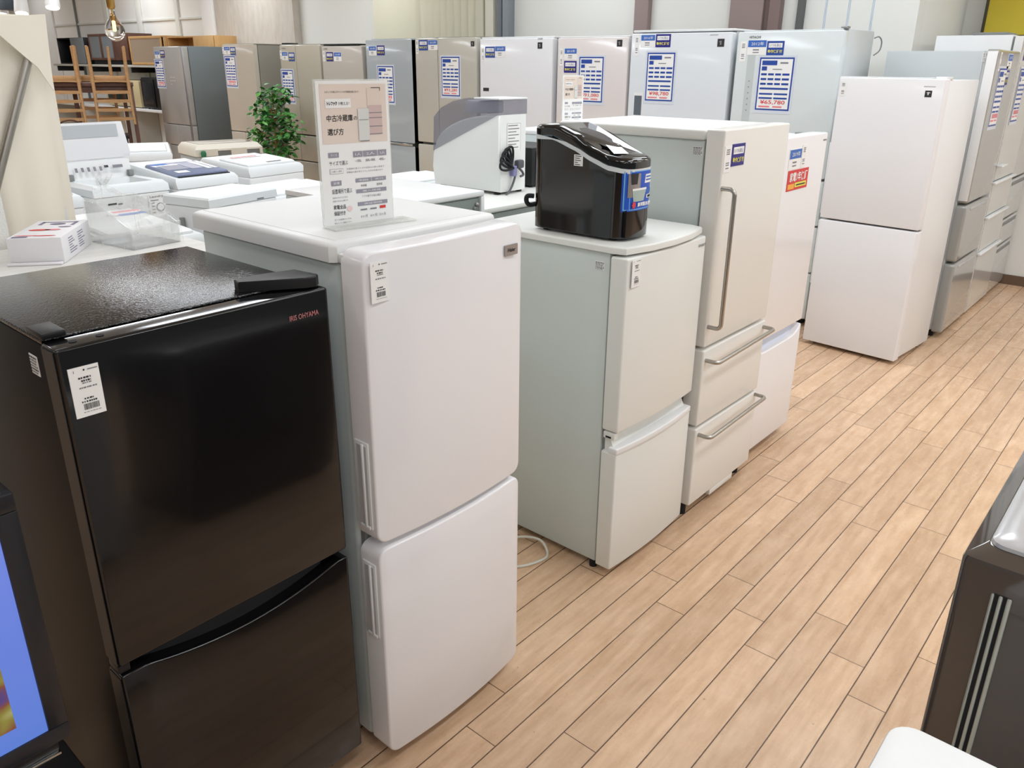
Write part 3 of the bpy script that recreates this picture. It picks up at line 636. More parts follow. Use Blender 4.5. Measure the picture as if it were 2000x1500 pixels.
b = MB(); b.plan(iceplan(.0012), lambda x, y: icez(y)-.0098, lambda x, y: icez(y)+.0028, BAND); lab(b.build('band', t), 'wavy pale grey band')
b = MB(); b.plan(pl, lambda x, y: icez(y)+.003, lambda x, y: icez(y)+.034, ICEB, top_ch=.014); ld = b.build('lid', t)
b = MB()     # smoked window in the lid
rings = []
for k in range(9):
    y = .06+.15*k/8; hw = .045*math.sqrt(max(0, 1-((k-4)/4.3)**2)); z = icez(y)+.0352
    rings.append([(.088-hw, y, z), (.088+hw, y, z)])
b.faces([p for q in rings for p in q], [(2*k, 2*k+1, 2*k+3, 2*k+2) for k in range(8)], mat('smoked_window', (70, 72, 78), .08, coat=.5)); b.build('window', ld, recalc=False)
b = MB(); b.faces([(.02, .045, icez(.045)+.0362), (.075, .03, icez(.03)+.0362), (.115, .095, icez(.095)+.0364), (.065, .11, icez(.11)+.0364)], [(0, 1, 2, 3)], PAPER); lab(b.build('paper_tag', ld, recalc=False), 'white paper slip on the lid')
b = MB(); F = LEFT(.171, .240, 0); b.rect(F, 0, 0, .032, .032, PAPER, .001, .0008)
for k in range(5): b.rect(F, .003, .003+.006*k, .003+(.024, .018, .022, .012, .02)[k], .005+.006*k, INK, .0016)
lab(b.build('spec_label', t, recalc=False), 'white printed label')
b = MB()
for x in (.03, .146):
    for y in (.04, .29): b.box(x-.01, x+.01, y-.01, y+.01, 0, .0085, RUBBER, .002)
lab(b.build('foot_pads', t), 'rubber feet')
b = MB()      # advertising sticker: blue ground, photo of a bucket of ice, red maple leaf badge, white lettering
ADB = mat('sticker_blue', (30, 84, 190), .3)
def cx(x): return -.012*(1-(2*x/.176-1)**2)+.05*(abs(2*x/.176-1)**6)
def cq(x0, x1, z0, z1, m, off, n=8, dx0=0, dx1=0):
    v, fs = [], []
    for k in range(n+1):
        for zz in (0, 1):
            a = x0+(dx0 if zz else 0); c = x1+(dx1 if zz else 0); x = a+(c-a)*k/n; v.append((x, cx(x)-off, (z0, z1)[zz]))
    fs = [(2*k, 2*k+2, 2*k+3, 2*k+1) for k in range(n)]; b.faces(v, fs, m)
cq(.016, .160, .088, .206, ADB, .001); cq(.019, .157, .091, .203, mat('sticker_pale_blue', (120, 178, 230), .3), .0014); cq(.022, .154, .094, .200, ADB, .0018)
cq(.028, .078, .128, .195, CAST, .0022); cq(.038, .062, .165, .196, INK, .0026, dx0=-.004, dx1=.004)
cq(.048, .098, .115, .148, mat('ice_bucket_grey', (168, 186, 180), .3), .003, dx0=-.006, dx1=.012); cq(.042, .11, .147, .153, PAPER, .0034)
cq(.10, .146, .165, .19, PAPER, .0022, dx0=.004, dx1=-.004); cq(.106, .142, .172, .176, INKC, .0028); cq(.106, .138, .181, .185, INKC, .0028)
cq(.108, .15, .136, .148, INKC, .0024); cq(.115, .152, .12, .131, PAPER, .0024); cq(.12, .148, .122, .129, INK, .003)
Fq = (Vector((.066, cx(.1), .112)), Vector((1, 0, 0)), Vector((0, 0, -1)), Vector((0, -1, 0)))
b.text(Fq, 0, 0, .013, '高速製氷機', PAPER, .004, width=.068, bold=.03)
v = [(.050+.012*math.cos(a)*q, cx(.05)-.004, .106+.012*math.sin(a)*q) for a, q in [(math.pi*2*k/14, 1 if k % 2 else .62) for k in range(14)]]; b.faces(v, [tuple(range(14))], INKR)
lab(b.build('advert_sticker', t, recalc=False), 'blue advertising sticker with white lettering')
b = MB(); b.tube([(.03, .331, .075), (.006, .345, .072), (-.006, .348, .085), (-.003, .346, .10), (.012, .332, .10)], .0075, RUBBER, 8, smooth=6); b.build('power_cord', t)

# ------------------------------------------------------------------ acrylic advice signs
CLEAR = mat('clear_acrylic', (236, 240, 238), .05, trans=1.0, ior=1.2)
ACR = mat('acrylic_edge', (236, 238, 232), .15, alpha=.38)
def advice_sign(label, loc, rz, small=False):
    t = thing('advice_sign', label, 'sign', loc, rz, 'advice signs in acrylic stands')
    w, h = .168, .291
    b = MB(); b.box(-.003, w+.003, -.0025, .0025, .004, h+.003, ACR, .0008); b.box(-.003, w+.03, -.05, .004, 0, .0035, ACR, .001); lab(b.build('acrylic_stand', t), 'clear acrylic L-shaped stand')
    b = MB(); F = FRONT(0, h, -.003); b.rect(F, 0, 0, w, h, PAPER, .0006, .0004); b.rect(F, .008, .006, w-.006, .122, BEIGEP, .001)
    o = .0016; GR = mat('badge_grey', (150, 148, 160), .6)
    b.text(F, .019, .019, .0042, 'スタッフが選ぶポイントの冷蔵庫を教えます！', INK, o, width=.078)
    b.rect(F, .019, .034, .077, .052, PAPER, o); b.text(F, .0225, .039, .008, 'トレファク', INK, .0022, width=.023, bold=.05); b.text(F, .048, .040, .0066, 'が教える！', INK, .0022, width=.025)
    b.text(F, .020, .065, .0135, '中古冷蔵庫', INK, o, width=.06, bold=.012); b.text(F, .082, .069, .0075, 'の', INK, o)
    b.text(F, .020, .0915, .0135, '選び方', INK, o, width=.037, bold=.012)
    P2 = mat('rosy_fridge_print', (204, 182, 178), .6); P1 = mat('pale_fridge_print', (214, 216, 212), .6); P3 = mat('cream_fridge_print', (222, 208, 196), .6)
    b.rect(F, .116, .014, .148, .052, P3, o); b.rect(F, .118, .048, .15, .106, P2, .0019); b.rect(F, .092, .054, .118, .118, P1, .0024)
    for v in (.0625, .0725, .0895, .105): b.rect(F, .1185, v, .15, v+.0012, INKG, .0024)
    b.rect(F, .094, .076, .116, .077, INKG, .003); b.rect(F, .126, .013, .148, .0142, INK, .0022); b.rect(F, .1468, .013, .148, .02, INK, .0022); b.rect(F, .095, .1182, .117, .1196, INKG, .0022)
    def badge(u0, v0, u1, v1, s=None):
        b.rect(F, u0, v0, u1, v1, GR, o)
        if s: b.text(F, u0+(u1-u0)*.2, v0+(v1-v0)*.25, (v1-v0)*.5, s, PAPER, .0022, width=(u1-u0)*.6)
    badge(.018, .139, .042, .149, 'サイズ'); b.text(F, .019, .156, .009, 'サイズで選ぶ', INK, o, width=.043)
    for u0, u1, s, s2 in ((.076, .098, '1人', '~150L'), (.1, .134, '2人', '200L~300L'), (.136, .157, '3人', '400L~')):
        badge(u0, .139, u1, .151, s); b.text(F, u0+(u1-u0)*.15, .156, .005, s2, INK, o, width=(u1-u0)*.7)
    b.rect(F, .019, .172, .05, .182, INKG, .0012); b.rect(F, .0196, .1726, .0494, .1814, PAPER, .0016); b.text(F, .022, .175, .004, '1人暮らし目安', INKG, .0022, width=.024)
    for k, l in enumerate((.092, .088)): b.text(F, .058, .172+.007*k, .0036, '冷蔵庫を選ぶときの目安は人数と用途で' if k == 0 else '常備品の量を考えて少し大きめを選びます', INKG, o, width=l)
    badge(.02, .196, .044, .206, '設置'); b.text(F, .021, .213, .01, '設置場所で選ぶ', INK, o, width=.047)
    badge(.078, .195, .116, .203, '幅'); badge(.118, .195, .153, .203, '奥行'); b.text(F, .09, .208, .005, '本体幅', INK, o, width=.014); b.text(F, .129, .208, .005, '放熱幅', INK, o, width=.014)
    badge(.078, .218, .153, .226, '搬入経路'); b.text(F, .092, .231, .005, 'ドアや廊下の幅も確認', INKG, o, width=.046)
    for k in range(2): b.text(F, .021, .229+.007*k, .0036, '本体の大きさに加え' if k == 0 else '周囲の余白も必要です', INKG, o, width=.036)
    b.text(F, .022, .246, .009, '家電全品', INK, o, width=.029, bold=.01); b.text(F, .022, .259, .009, '保証付き', INK, o, width=.027, bold=.01)
    v = [F[0]+F[1]*(.060+.006*math.cos(a))+F[2]*(.256+.006*math.sin(a))+F[3]*o for a in [math.pi*k/8 for k in range(16)]]; b.faces(v, [tuple(range(16))], mat('pale_pink_print', (236, 208, 208), .6))
    badge(.08, .245, .154, .253, '保証期間'); b.rect(F, .134, .257, .149, .263, INKR, o)
    for u, s in ((.086, '3ヶ月'), (.110, '6ヶ月'), (.132, '12ヶ月')): b.text(F, u, .273, .006, s, INKG, o, width=.016)
    for u in (.086, .110): b.rect(F, u, .26, u+.016, .263, INKG, o)
    for k in range(2): b.text(F, .022, .275+.007*k, .0036, '万一の故障のときも' if k == 0 else '安心してご相談下さい', INKG, o, width=.04)
    lab(b.build('printed_sheet', t, recalc=False), 'beige and white printed advice sheet')
    return t
advice_sign('tall beige-and-white printed advice sign on the big white fridge', (.996, .368, 1.2672), R(-7.8))
advice_sign('smaller-looking beige advice sign in the distance behind the black ice maker', (3.66, 1.80, 1.25), R(-6), True)

# ------------------------------------------------------------------ row standing back-to-back behind the front fridges
BACKP = mat('grey_green_back_panel', (150, 160, 156), .55)
def back_row(name, label, x0, x1, y0, y1, h, frame=WHITE, fr=.018):
    t = thing(name, label, 'refrigerator', (x0, y0, 0), 0, 'white appliances backing onto the front row')
    w, d = x1-x0, y1-y0
    b = MB(); b.box(0, w, .022, d, .03, h-.0225, SIDE, .004); b.build('body', t)
    b = MB(); b.box(-.002, w+.002, 0, d, h-.022, h, frame, .004); b.box(-.002, fr, 0, .0215, .03, h-.0225, frame, .003); b.box(w-fr, w+.002, 0, .0215, .03, h-.0225, frame, .003); b.build('frame', t)
    b = MB(); b.box(fr+.001, w-fr-.001, .012, .0215, .05, h-.03, BACKP); lab(b.build('back_panel', t), 'grey-green steel back panel')
    return t
t = back_row('compact_refrigerator', 'white fridge with a grey-green back and a small knob, behind the tall sign', 1.90, 2.456, 1.27, 1.88, 1.10)
b = MB(); b.lathe([(.008, 0), (.010, .006), (.006, .012), (.003, .014)], CAST, 12); o = b.build('knob', t, (.52, .012, 1.045), (math.pi/2, 0, 0)); lab(o, 'small steel fixing knob')
b = MB(); b.lathe([(.010, 0), (.010, .008), (.007, .012)], GASKET, 12); b.build('plug', t, (.508, .012, 1.028), (math.pi/2, 0, 0))
t = back_row('compact_refrigerator', 'white fridge with a grey back carrying the rice milling machine', 2.48, 3.5, 1.355, 2.10, 1.0, WHITE2, .01)
b = MB(); b.box(.2, .42, .006, .0118, .5, .93, mat('grey_cover_plate', (158, 170, 168), .5), .002); b.build('cover_plate', t)
t = back_row('medium_refrigerator', 'white fridge behind the bar-handle fridge, carrying the smaller-looking sign', 3.56, 4.12, 1.52, 2.12, 1.2495)
t = thing('microwave_oven', 'black appliance in the gap between rice machine and ice maker', 'microwave', (3.19, 1.62, 1.0005))
b = MB(); b.box(0, .27, 0, .28, .008, .20, BLACKS, .008); b.build('body', t)
b = MB(); b.box(.03, .2, -.006, -.0005, .03, .18, BLACKD, .003); b.build('door', t)
b = MB(); b.box(.01, .03, .02, .04, 0, .0078, RUBBER); b.box(.24, .26, .02, .04, 0, .0078, RUBBER); b.box(.01, .03, .24, .26, 0, .0078, RUBBER); b.box(.24, .26, .24, .26, 0, .0078, RUBBER); b.build('foot_pads', t)

# rice machine with a smoky lid
t = thing('rice_milling_machine', 'white rice milling machine with a smoky see-through lid and a tied black cord', 'rice machine', (2.884, 1.571, 1.001))
Wd = .20; PB = mat('rice_machine_white', (233, 235, 233), .35)
prof = [(0, .012), (0, .37)]+[(.46*math.sin(math.pi/2*k/12)*.97, .165+.205*math.cos(math.pi/2*k/12)**.9) for k in range(1, 12)]+[(.455, .165), (.462, .10), (.448, .012)]
b = MB(); rings = []
for x, e in ((0, .008), (.004, .002), (.012, 0), (Wd-.012, 0), (Wd-.004, .002), (Wd, .008)):
    cy, cz = .2, .16; rings.append([(x, cy+(y-cy)*(1-e/.2), cz+(z-cz)*(1-e/.16)) for y, z in prof])
b.loft(rings, PB); b.build('body', t, sharp=50)
SM = mat('smoky_plastic', (120, 120, 136), .08, alpha=.48, coat=.4)
b = MB()
outer = [(0.001, .372), (0.001, .437), (.20, .442), (.30, .424), (.385, .39), (.437, .345), (.447, .18)]
v = [(x, y, z) for x in (-.003, Wd+.003) for y, z in outer]; n = len(outer)
b.faces(v, [(i, i+1, n+i+1, n+i) for i in range(n-1)]+[tuple(range(n)), tuple(range(2*n-1, n-1, -1))], SM); b.build('lid', t, sharp=20)
b = MB(); b.box(.03, .15, .10, .25, .372, .43, mat('inner_hopper_grey', (206, 208, 216), .4), .01); lab(b.build('hopper', t), 'pale inner hopper')
b = MB(); b.box(-.004, Wd+.004, -.004, .16, .438, .446, mat('pale_clear_rim', (226, 228, 230), .3), .003); b.build('lid_rim', t)
b = MB(); F = FRONT(.055, .33); b.rect(F, 0, 0, .10, .125, PAPER, .001)
for k in range(8): b.rect(F, .008, .008+.0145*k, .008+(.07, .08, .06, .078, .05, .08, .06, .075)[k], .012+.0145*k, INKG, .0016)
b.rect(F, .0, 0, .1, .001, INKG, .0016); b.rect(F, 0, 0, .001, .125, INKG, .0016); b.rect(F, .099, 0, .1, .125, INKG, .0016)
lab(b.build('instruction_label', t, recalc=False), 'white printed label')
b = MB()
for k in range(5): # loops of the tied cord
    a = R(95+18*k); c = Vector((.075, -.012-.004*k, .125)); d = Vector((math.cos(a), 0, math.sin(a))); s = Vector((-d.z, 0, d.x)); L = .10
    b.tube([c, c+d*L*.5+s*.018, c+d*L*.9+s*.018, c+d*L+s*0, c+d*L*.9-s*.018, c+d*L*.5-s*.018, c], .0055, RUBBER, 7, smooth=4)
b.tube([(.078, -.014, .125), (.10, -.018, .10), (.085, -.016, .05), (.06, -.012, .012), (.03, -.02, .006)], .0055, mat('grey_cord', (96, 98, 100), .6), 7, smooth=5)
lab(b.build('power_cord', t), 'black cord tied in loops')
b = MB(); b.box(.072, .10, -.03, -.004, .085, .135, mat('lilac_tie', (128, 126, 168), .5), .005); lab(b.build('cord_tie', t), 'lilac cord tie')
b = MB(); b.box(.105, .15, -.034, -.004, .12, .16, mat('dark_grey_plug', (86, 86, 92), .5), .008); b.tube([(.125, -.02, .12), (.15, -.02, .10), (.155, -.02, .085), (.135, -.02, .08)], .006, mat('dark_grey_plug', (86, 86, 92), .5), 7, smooth=5); b.build('plug', t)
b = MB()
for x in (.02, Wd-.02):
    for y in (.03, .40): b.box(x-.012, x+.012, y-.012, y+.012, -.0005, .013, RUBBER, .003)
b.build('foot_pads', t)

# ------------------------------------------------------------------ washing machines in the middle
WG = 'top-loading washing machines behind the counter'
WM = mat('washer_white', (228, 230, 230), .36); WM2 = mat('washer_cool_white', (224, 228, 229), .38); TUB = mat('tub_inner_white', (206, 214, 214), .4)
def washer(label, loc, rz, w, d, h, lidm, slope=.05, lidname='lid', open_=False, group=WG):
    t = thing('washing_machine', label, 'washing machine', loc, rz, group)
    zf, zb = h-slope, h
    b = MB(); b.box(0, w, 0, d, .03, zf-.06, WM, .012, 3); b.build('body', t)
    for x in (.05, w-.05):
        for y in (.05, d-.05):
            f = MB(); f.lathe([(.022, 0), (.022, .029)], RUBBER, 10, (x, y, 0)); f.build('foot', t)
    if not open_:
        b = MB(); z0 = zf-.0595; e = .006
        b.loft([[(e, 0, z0), (w-e, 0, z0), (w-e, d, z0), (e, d, z0)], [(0, .004, zf-.02), (w, .004, zf-.02), (w, d, zb-.02), (0, d, zb-.02)], [(.012, .02, zf), (w-.012, .02, zf), (w-.012, d-.01, zb), (.012, d-.01, zb)]], WM2); b.build('top_frame', t)
        b = MB(); g = lambda y, dz: zf+(zb-zf)*(y-.02)/(d-.03)+dz
        y0, y1 = .05, d*.68; x0, x1 = .035, w-.035
        b.loft([[(x0, y0, g(y0, .0006)), (x1, y0, g(y0, .0006)), (x1, y1, g(y1, .0006)), (x0, y1, g(y1, .0006))], [(x0, y0, g(y0, .010)), (x1, y0, g(y0, .010)), (x1, y1, g(y1, .010)), (x0, y1, g(y1, .010))], [(x0+.008, y0+.012, g(y0+.012, .018)), (x1-.008, y0+.012, g(y0+.012, .018)), (x1-.008, y1-.006, g(y1, .018)), (x0+.008, y1-.006, g(y1, .018))]], lidm); ld = b.build(lidname, t)
        b = MB(); y2, y3 = y1+.015, d-.03
        b.faces([(x0, y2, g(y2, .001)), (x1, y2, g(y2, .001)), (x1, y3, g(y3, .001)), (x0, y3, g(y3, .001))], [(0, 1, 2, 3)], WM)
        for k in range(6): b.faces([(x0+.06+.05*k, y2+.03, g(y2, .002)), (x0+.085+.05*k, y2+.03, g(y2, .002)), (x0+.085+.05*k, y2+.045, g(y2, .003)), (x0+.06+.05*k, y2+.045, g(y2, .003))], [(0, 1, 2, 3)], INKG)
        b.build('control_panel', t, recalc=False)
        return t, g
    return t, None
# the open one
w, d, h = .44, .50, .95
t, _ = washer('white top-loading washing machine with its lid standing open', (1.80, 3.55, 0), R(3.5), w, d, h, None, 0, open_=True)
b = MB(); zt = h-.0595
b.loft([[(0, 0, zt), (w, 0, zt), (w, d, zt), (0, d, zt)], [(0, .01, h-.02), (w, .01, h-.02), (w, d, h-.02), (0, d, h-.02)], [(.02, .03, h), (w-.02, .03, h), (w-.02, d-.02, h), (.02, d-.02, h)], [(.055, .07, h-.004), (w-.055, .07, h-.004), (w-.055, d-.17, h-.004), (.055, d-.17, h-.004)], [(.075, .10, h-.058), (w-.075, .10, h-.058), (w-.075, d-.19, h-.058), (.075, d-.19, h-.058)]], WM2, True, True); b.build('top_frame', t)
b = MB(); b.lathe([(.10, 0), (.10, .001)], GAP, 24, (w/2, d/2-.045, h-.0575)); lab(b.build('tub_opening', t), 'dark tub mouth')
b = MB(); b.loft([[(.03, d-.15, h-.004), (w-.03, d-.15, h-.004), (w-.03, d-.02, h-.004), (.03, d-.02, h-.004)], [(.02, d-.12, h+.095), (w-.02, d-.12, h+.095), (w-.02, d-.02, h+.10), (.02, d-.02, h+.10)]], WM)
Fp = (Vector((.05, d-.1455, h+.075)), Vector((1, 0, 0)), Vector((0, -.32, -.95)).normalized(), Vector((0, -.95, .32)).normalized())
for k in range(5): b.rect(Fp, .03+.035*k, .01, .045+.035*k, .035, INKG, .002)
b.rect(Fp, .2, .006, .225, .02, INK, .002); b.rect(Fp, .25, .008, .31, .025, INKG, .002)
b.build('control_panel', t)
for x in (.03, w-.06): b = MB(); b.box(x, x+.03, d-.18, d-.15, h+.0, h+.035, GASKET, .004); b.build('hinge', t)
b = MB(); th = R(14)
def lp(x, s, q): return (x*1.02, d-.08+math.sin(th)*s*.35+q, h+.105+s*.80)
b.loft([[lp(.0, 0, 0), lp(w, 0, 0), lp(w, 0, .03), lp(0, 0, .03)], [lp(-.005, .03, -.01), lp(w+.005, .03, -.01), lp(w+.005, .03, .035), lp(-.005, .03, .035)], [lp(.01, .25, -.005), lp(w-.01, .25, -.005), lp(w-.01, .25, .03), lp(.01, .25, .03)]], WHITEG)
ld = b.build('lid', t)
Fl = (Vector(lp(.03, .235, -.008)), Vector((1, 0, 0)), Vector((0, -.084, -1)).normalized(), Vector((0, -1, .084)).normalized())
b = MB(); b.rect(Fl, 0, 0, w-.07, .07, mat('lid_grey_window', (186, 190, 194), .25), .004); lab(b.build('lid_window', ld, recalc=False), 'grey inset of the raised lid')
logo(ld, Fl, .17, .135, .012, 'Panasonic', INKG, width=.055)
b = MB(); F = FRONT(w-.14, h-.07); b.rect(F, 0, 0, .11, .13, PAPER, .003); b.text(F, .01, .01, .016, 'Laundry', INK, .004, width=.08); b.rect(F, .012, .035, .06, .04, INKG, .004)
v = [F[0]+F[1]*(.065+.026*math.cos(a))+F[2]*(.08+.026*math.sin(a))+F[3]*.004 for a in [math.pi*k/8 for k in range(16)]]; b.faces(v, [tuple(range(16))], INKG)
v = [F[0]+F[1]*(.068+.02*math.cos(a))+F[2]*(.078+.02*math.sin(a))+F[3]*.005 for a in [math.pi*k/8 for k in range(16)]]; b.faces(v, [tuple(range(16))], PAPER)
for k in range(4): b.rect(F, .014, .05+.018*k, .034, .055+.018*k, INK, .004)
lab(b.build('instruction_sheet', t, recalc=False), 'printed sheet with a drawing')

BL = mat('slate_blue_lid', (118, 128, 156), .25, coat=.4); BL2 = mat('slate_blue_film', (158, 162, 184), .25, coat=.3)
t, g = washer('white washing machine with a slate-blue lid', (2.265, 3.54, 0), R(4), .42, .56, 1.0, BL, .05)
b = MB()
for x0, x1, y0, y1, m in ((.06, .2, .17, .30, mat('slate_dark', (112, 114, 134), .3)), (.21, .29, .16, .33, BL2), (.07, .15, .08, .13, PAPER), (.30, .335, .13, .36, PAPER), (.345, .37, .13, .36, PAPER), (.05, .15, .32, .36, INKC)):
    b.faces([(x0, y0, g(y0, .0195)), (x1, y0, g(y0, .0195)), (x1, y1, g(y1, .0195)), (x0, y1, g(y1, .0195))], [(0, 1, 2, 3)], m)
lab(b.build('lid_stickers', t, recalc=False), 'printed film and white stickers')
b = MB(); b.box(.04, .385, .030, .049, .951, .957, GAP, .002); b.build('handle_gap', t)
t, g = washer('white washing machine with a red-lettered sticker on its sloping lid', (2.84, 3.70, 0), R(7), .46, .50, .985, WM, .035)
b = MB(); y = .20; F = (Vector((.08, y+.12, g(y+.12, .0195))), Vector((1, 0, 0)), Vector((0, -1, -.055)).normalized(), Vector((0, -.055, 1)).normalized())
b.rect(F, 0, 0, .24, .06, PAPER, .0); [b.rect(F, .012+.026*k, .014+.004*(k % 2), .03+.026*k, .046, INKP, .001) for k in range(8)]; lab(b.build('sticker', t, recalc=False), 'white sticker with red lettering')
b = MB(); b.box(.2, .32, .06, .075, .966, .974, INKG, .002); b.build('lid_handle', t)
t, g = washer('plain white washing machine behind the raised lid', (2.633, 5.398, 0), R(-25), .5, .55, .96, WM, .03)
t, g = washer('low flat-lidded washing machine between blue-lidded one and rounded fridge top', (2.34, 2.74, 0), R(8), .60, .42, .93, WM, .02)
t['label'] = 'white flat-lidded washing machine in front of the one with red lettering'
t, g = washer('white washing machine with pink and blue stickers on its lid, behind the wrapped acrylic box', (1.38, 2.35, 0), 0, .40, .72, .90, WM, .03)
b = MB()
for k, m in ((0, INKP), (1, INKC)): b.faces([(.24, .55-.07*k, g(.55-.07*k, .0195)), (.37, .55-.07*k, g(.55-.07*k, .0195)), (.37, .59-.07*k, g(.59-.07*k, .0195)), (.24, .59-.07*k, g(.59-.07*k, .0195))], [(0, 1, 2, 3)], m)
lab(b.build('lid_stickers', t, recalc=False), 'pink and blue stickers')
t, g = washer('white washing machine partly hidden by the cream fabric, left of the open one', (1.27, 3.5, 0), 0, .46, .6, .95, WM, .03)
t, g = washer('white washing machine with a clamp, just left of the rice machine', (2.72, 2.20, 0), R(4), .62, .40, .99, WM, .01)
b = MB(); b.box(.10, .125, -.012, .02, .94, .992, GASKET, .003); b.build('clamp', t)
# the one turned with its back to us
t = thing('washing_machine', 'white washing machine showing its back with an oval recess, behind the big white fridge', 'washing machine', (1.868, 2.458, 0), R(13), WG)
b = MB(); b.box(0, .44, 0, .31, .03, .955, WM, .012, 3); b.build('body', t)
b = MB(); b.loft([[(0, 0, .956), (.44, 0, .956), (.44, .31, .956), (0, .31, .956)], [(.002, .002, .992), (.438, .002, .992), (.438, .308, .992), (.002, .308, .992)], [(.01, .01, 1.0), (.43, .01, 1.0), (.43, .30, 1.0), (.01, .30, 1.0)]], WM2); b.build('top_frame', t)
b = MB(); b.panel(.17, .085, .004, WM2, .03, .002, 0, None, (.17, -.004, .84), 6); lab(b.build('recess_cover', t), 'raised oval cover')
b = MB(); b.rect(FRONT(.3, .965), 0, 0, .045, .007, INKG, .001, .0008); b.build('label_strip', t, recalc=False)
b = MB(); b.tube([(-.012, .18, .0), (-.012, .18, .9)], .012, GASKET, 8); b.build('drain_hose', t)
for x in (.05, .38):
    for y in (.05, .27): f = MB(); f.lathe([(.022, 0), (.022, .029)], RUBBER, 10, (x, y, 0)); f.build('foot', t)
# beige lidded storage case
BG1 = mat('beige_plastic', (218, 212, 198), .45); BG2 = mat('grey_clip_plastic', (176, 182, 182), .45)
t = thing('washing_machine', 'old beige twin-tub washing machine beside the plant', 'washing machine', (3.64, 5.86, 0), R(-9), WG)
b = MB(); b.box(0, .60, 0, .44, .0, .80, BG2, .01); b.build('body', t)
b = MB(); b.loft([[(-.01, -.01, .801), (.61, -.01, .801), (.61, .45, .801), (-.01, .45, .801)], [(-.01, -.01, .86), (.61, -.01, .86), (.61, .45, .86), (-.01, .45, .86)], [(.02, .03, .90), (.58, .03, .90), (.58, .42, .90), (.02, .42, .90)]], BG1); b.build('lid', t)
b = MB(); b.box(.05, .55, .08, .38, .9005, .905, mat('smoked_beige_window', (196, 190, 178), .3), .003); b.build('lid_window', t)
for x in (.19, .46): b = MB(); b.box(x, x+.12, -.016, -.0105, .80, .845, mat('dark_clip_recess', (118, 120, 118), .5), .002); b.box(x, x+.12, -.022, -.0105, .845, .852, BG1, .002); b.build('clip', t)
b = MB(); b.lathe([(.02, 0), (.024, .03), (.018, .05), (.008, .055)], mat('green_bulb', (40, 110, 78), .4), 14); lab(b.build('knob', t, (.05, -.035, .80)), 'green rounded knob')
b = MB(); b.lathe([(.022, 0), (.02, .008)], GAP, 14, (.53, .12, .9)); b.build('dial', t)

# ------------------------------------------------------------------ white work table behind the black fridge, with the box and the wrapped acrylic bin
TW = mat('white_oak_laminate', (228, 227, 223), .4, vary=(9, (218, 215, 209), (1, 6, 1)))
t = thing('work_table', 'white laminate table behind the black fridge', 'table', (.28, .86, 0))
b = MB(); b.box(0, .98, 0, .86, 1.022, 1.05, TW, .003); b.build('tabletop', t)
for x in (.03, .95):
    for y in (.03, .81): b = MB(); b.box(x-.02, x+.02, y-.02, y+.02, 0, 1.0215, WHITE, .003); b.build('leg', t)
t = thing('carton_box', 'small white carton with red and purple print lying on the white table', 'box', (.732, 1.486, 1.0505), R(-36.9))
w, d, h = .14, .277, .074; CW = mat('carton_white', (232, 230, 232), .5); LIL = mat('lilac_grey_print', (120, 112, 140), .5)
b = MB(); b.box(0, w, 0, d, 0, h, CW, .0012)
T = (Vector((0, 0, h)), Vector((1, 0, 0)), Vector((0, 1, 0)), Vector((0, 0, 1)))
b.rect(T, .02, .24, .12, .25, LIL, .0006); b.rect(T, .02, .20, .03, .25, LIL, .0006); b.rect(T, .112, .19, .122, .25, LIL, .0006)
for cx_, cy_, rx, ry, m in ((.072, .215, .022, .014, LIL), (.05, .12, .03, .012, INKR), (.085, .12, .022, .01, INKP), (.105, .165, .018, .008, LIL), (.04, .035, .03, .006, INKP), (.09, .03, .03, .006, INKR)):
    v = [T[0]+T[1]*(cx_+rx*math.cos(a))+T[2]*(cy_+ry*math.sin(a))+T[3]*.0008 for a in [math.pi*k/10 for k in range(20)]]; b.faces(v, [tuple(range(20))], m)
b.rect(T, .01, .006, .05, .022, LIL, .0009); b.rect(FRONT(.012, .006), 0, 0, .115, .0025, LIL, .0005)
Fr = (Vector((w, 0, h)), Vector((0, 1, 0)), Vector((0, 0, -1)), Vector((1, 0, 0)))
rnd = random.Random(3)
for k in range(7):
    for q in (0, 1): b.rect(Fr, .06+.09*q, .014+.007*k, .06+.09*q+rnd.uniform(.03, .07), .0165+.007*k, LIL, .0006)
b.build('carton', t)
b = MB(); b.box(-.004, w*.98, -.02, -.001, -.0, .006, CW, .0012); b.build('flap', t)

FILM = mat('crinkled_clear_film', (240, 240, 238), .12, alpha=.16, bump=(60, .9, .01), coat=.6)
nt = FILM.node_tree; n1 = nt.nodes.new('ShaderNodeTexNoise'); n1.inputs['Scale'].default_value = 13; n1.inputs['Detail'].default_value = 4; n1.inputs['Distortion'].default_value = .6
tc = nt.nodes.new('ShaderNodeTexCoord'); mp = nt.nodes.new('ShaderNodeMapping'); mp.inputs['Rotation'].default_value = (.5, .3, .6); mp.inputs['Scale'].default_value = (.5, 2.2, 1.6)
nt.links.new(tc.outputs['Object'], mp.inputs[0]); nt.links.new(mp.outputs[0], n1.inputs['Vector'])
mr = nt.nodes.new('ShaderNodeMapRange'); mr.inputs[1].default_value = .5; mr.inputs[2].default_value = .68; mr.inputs[3].default_value = .05; mr.inputs[4].default_value = .40
nt.links.new(n1.outputs['Fac'], mr.inputs[0]); nt.links.new(mr.outputs[0], nt.nodes['Principled BSDF'].inputs['Alpha'])
t = thing('acrylic_bin', 'clear sloping acrylic bin wrapped in crinkled plastic film on the white table', 'container', (1.048, 1.418, 1.0505), R(8))
w, d = .165, .232
ACB = mat('clear_bin_acrylic', (235, 236, 234), .08, alpha=.22, coat=.3)
b = MB(); hf, hb, th = .062, .128, .003
side = [(0, 0), (d, 0), (d, hb), (d*.72, hb), (0, hf)]
for x in (0, w-th): b.loft([[(x, y, z) for y, z in side], [(x+th, y, z) for y, z in side]], ACB)
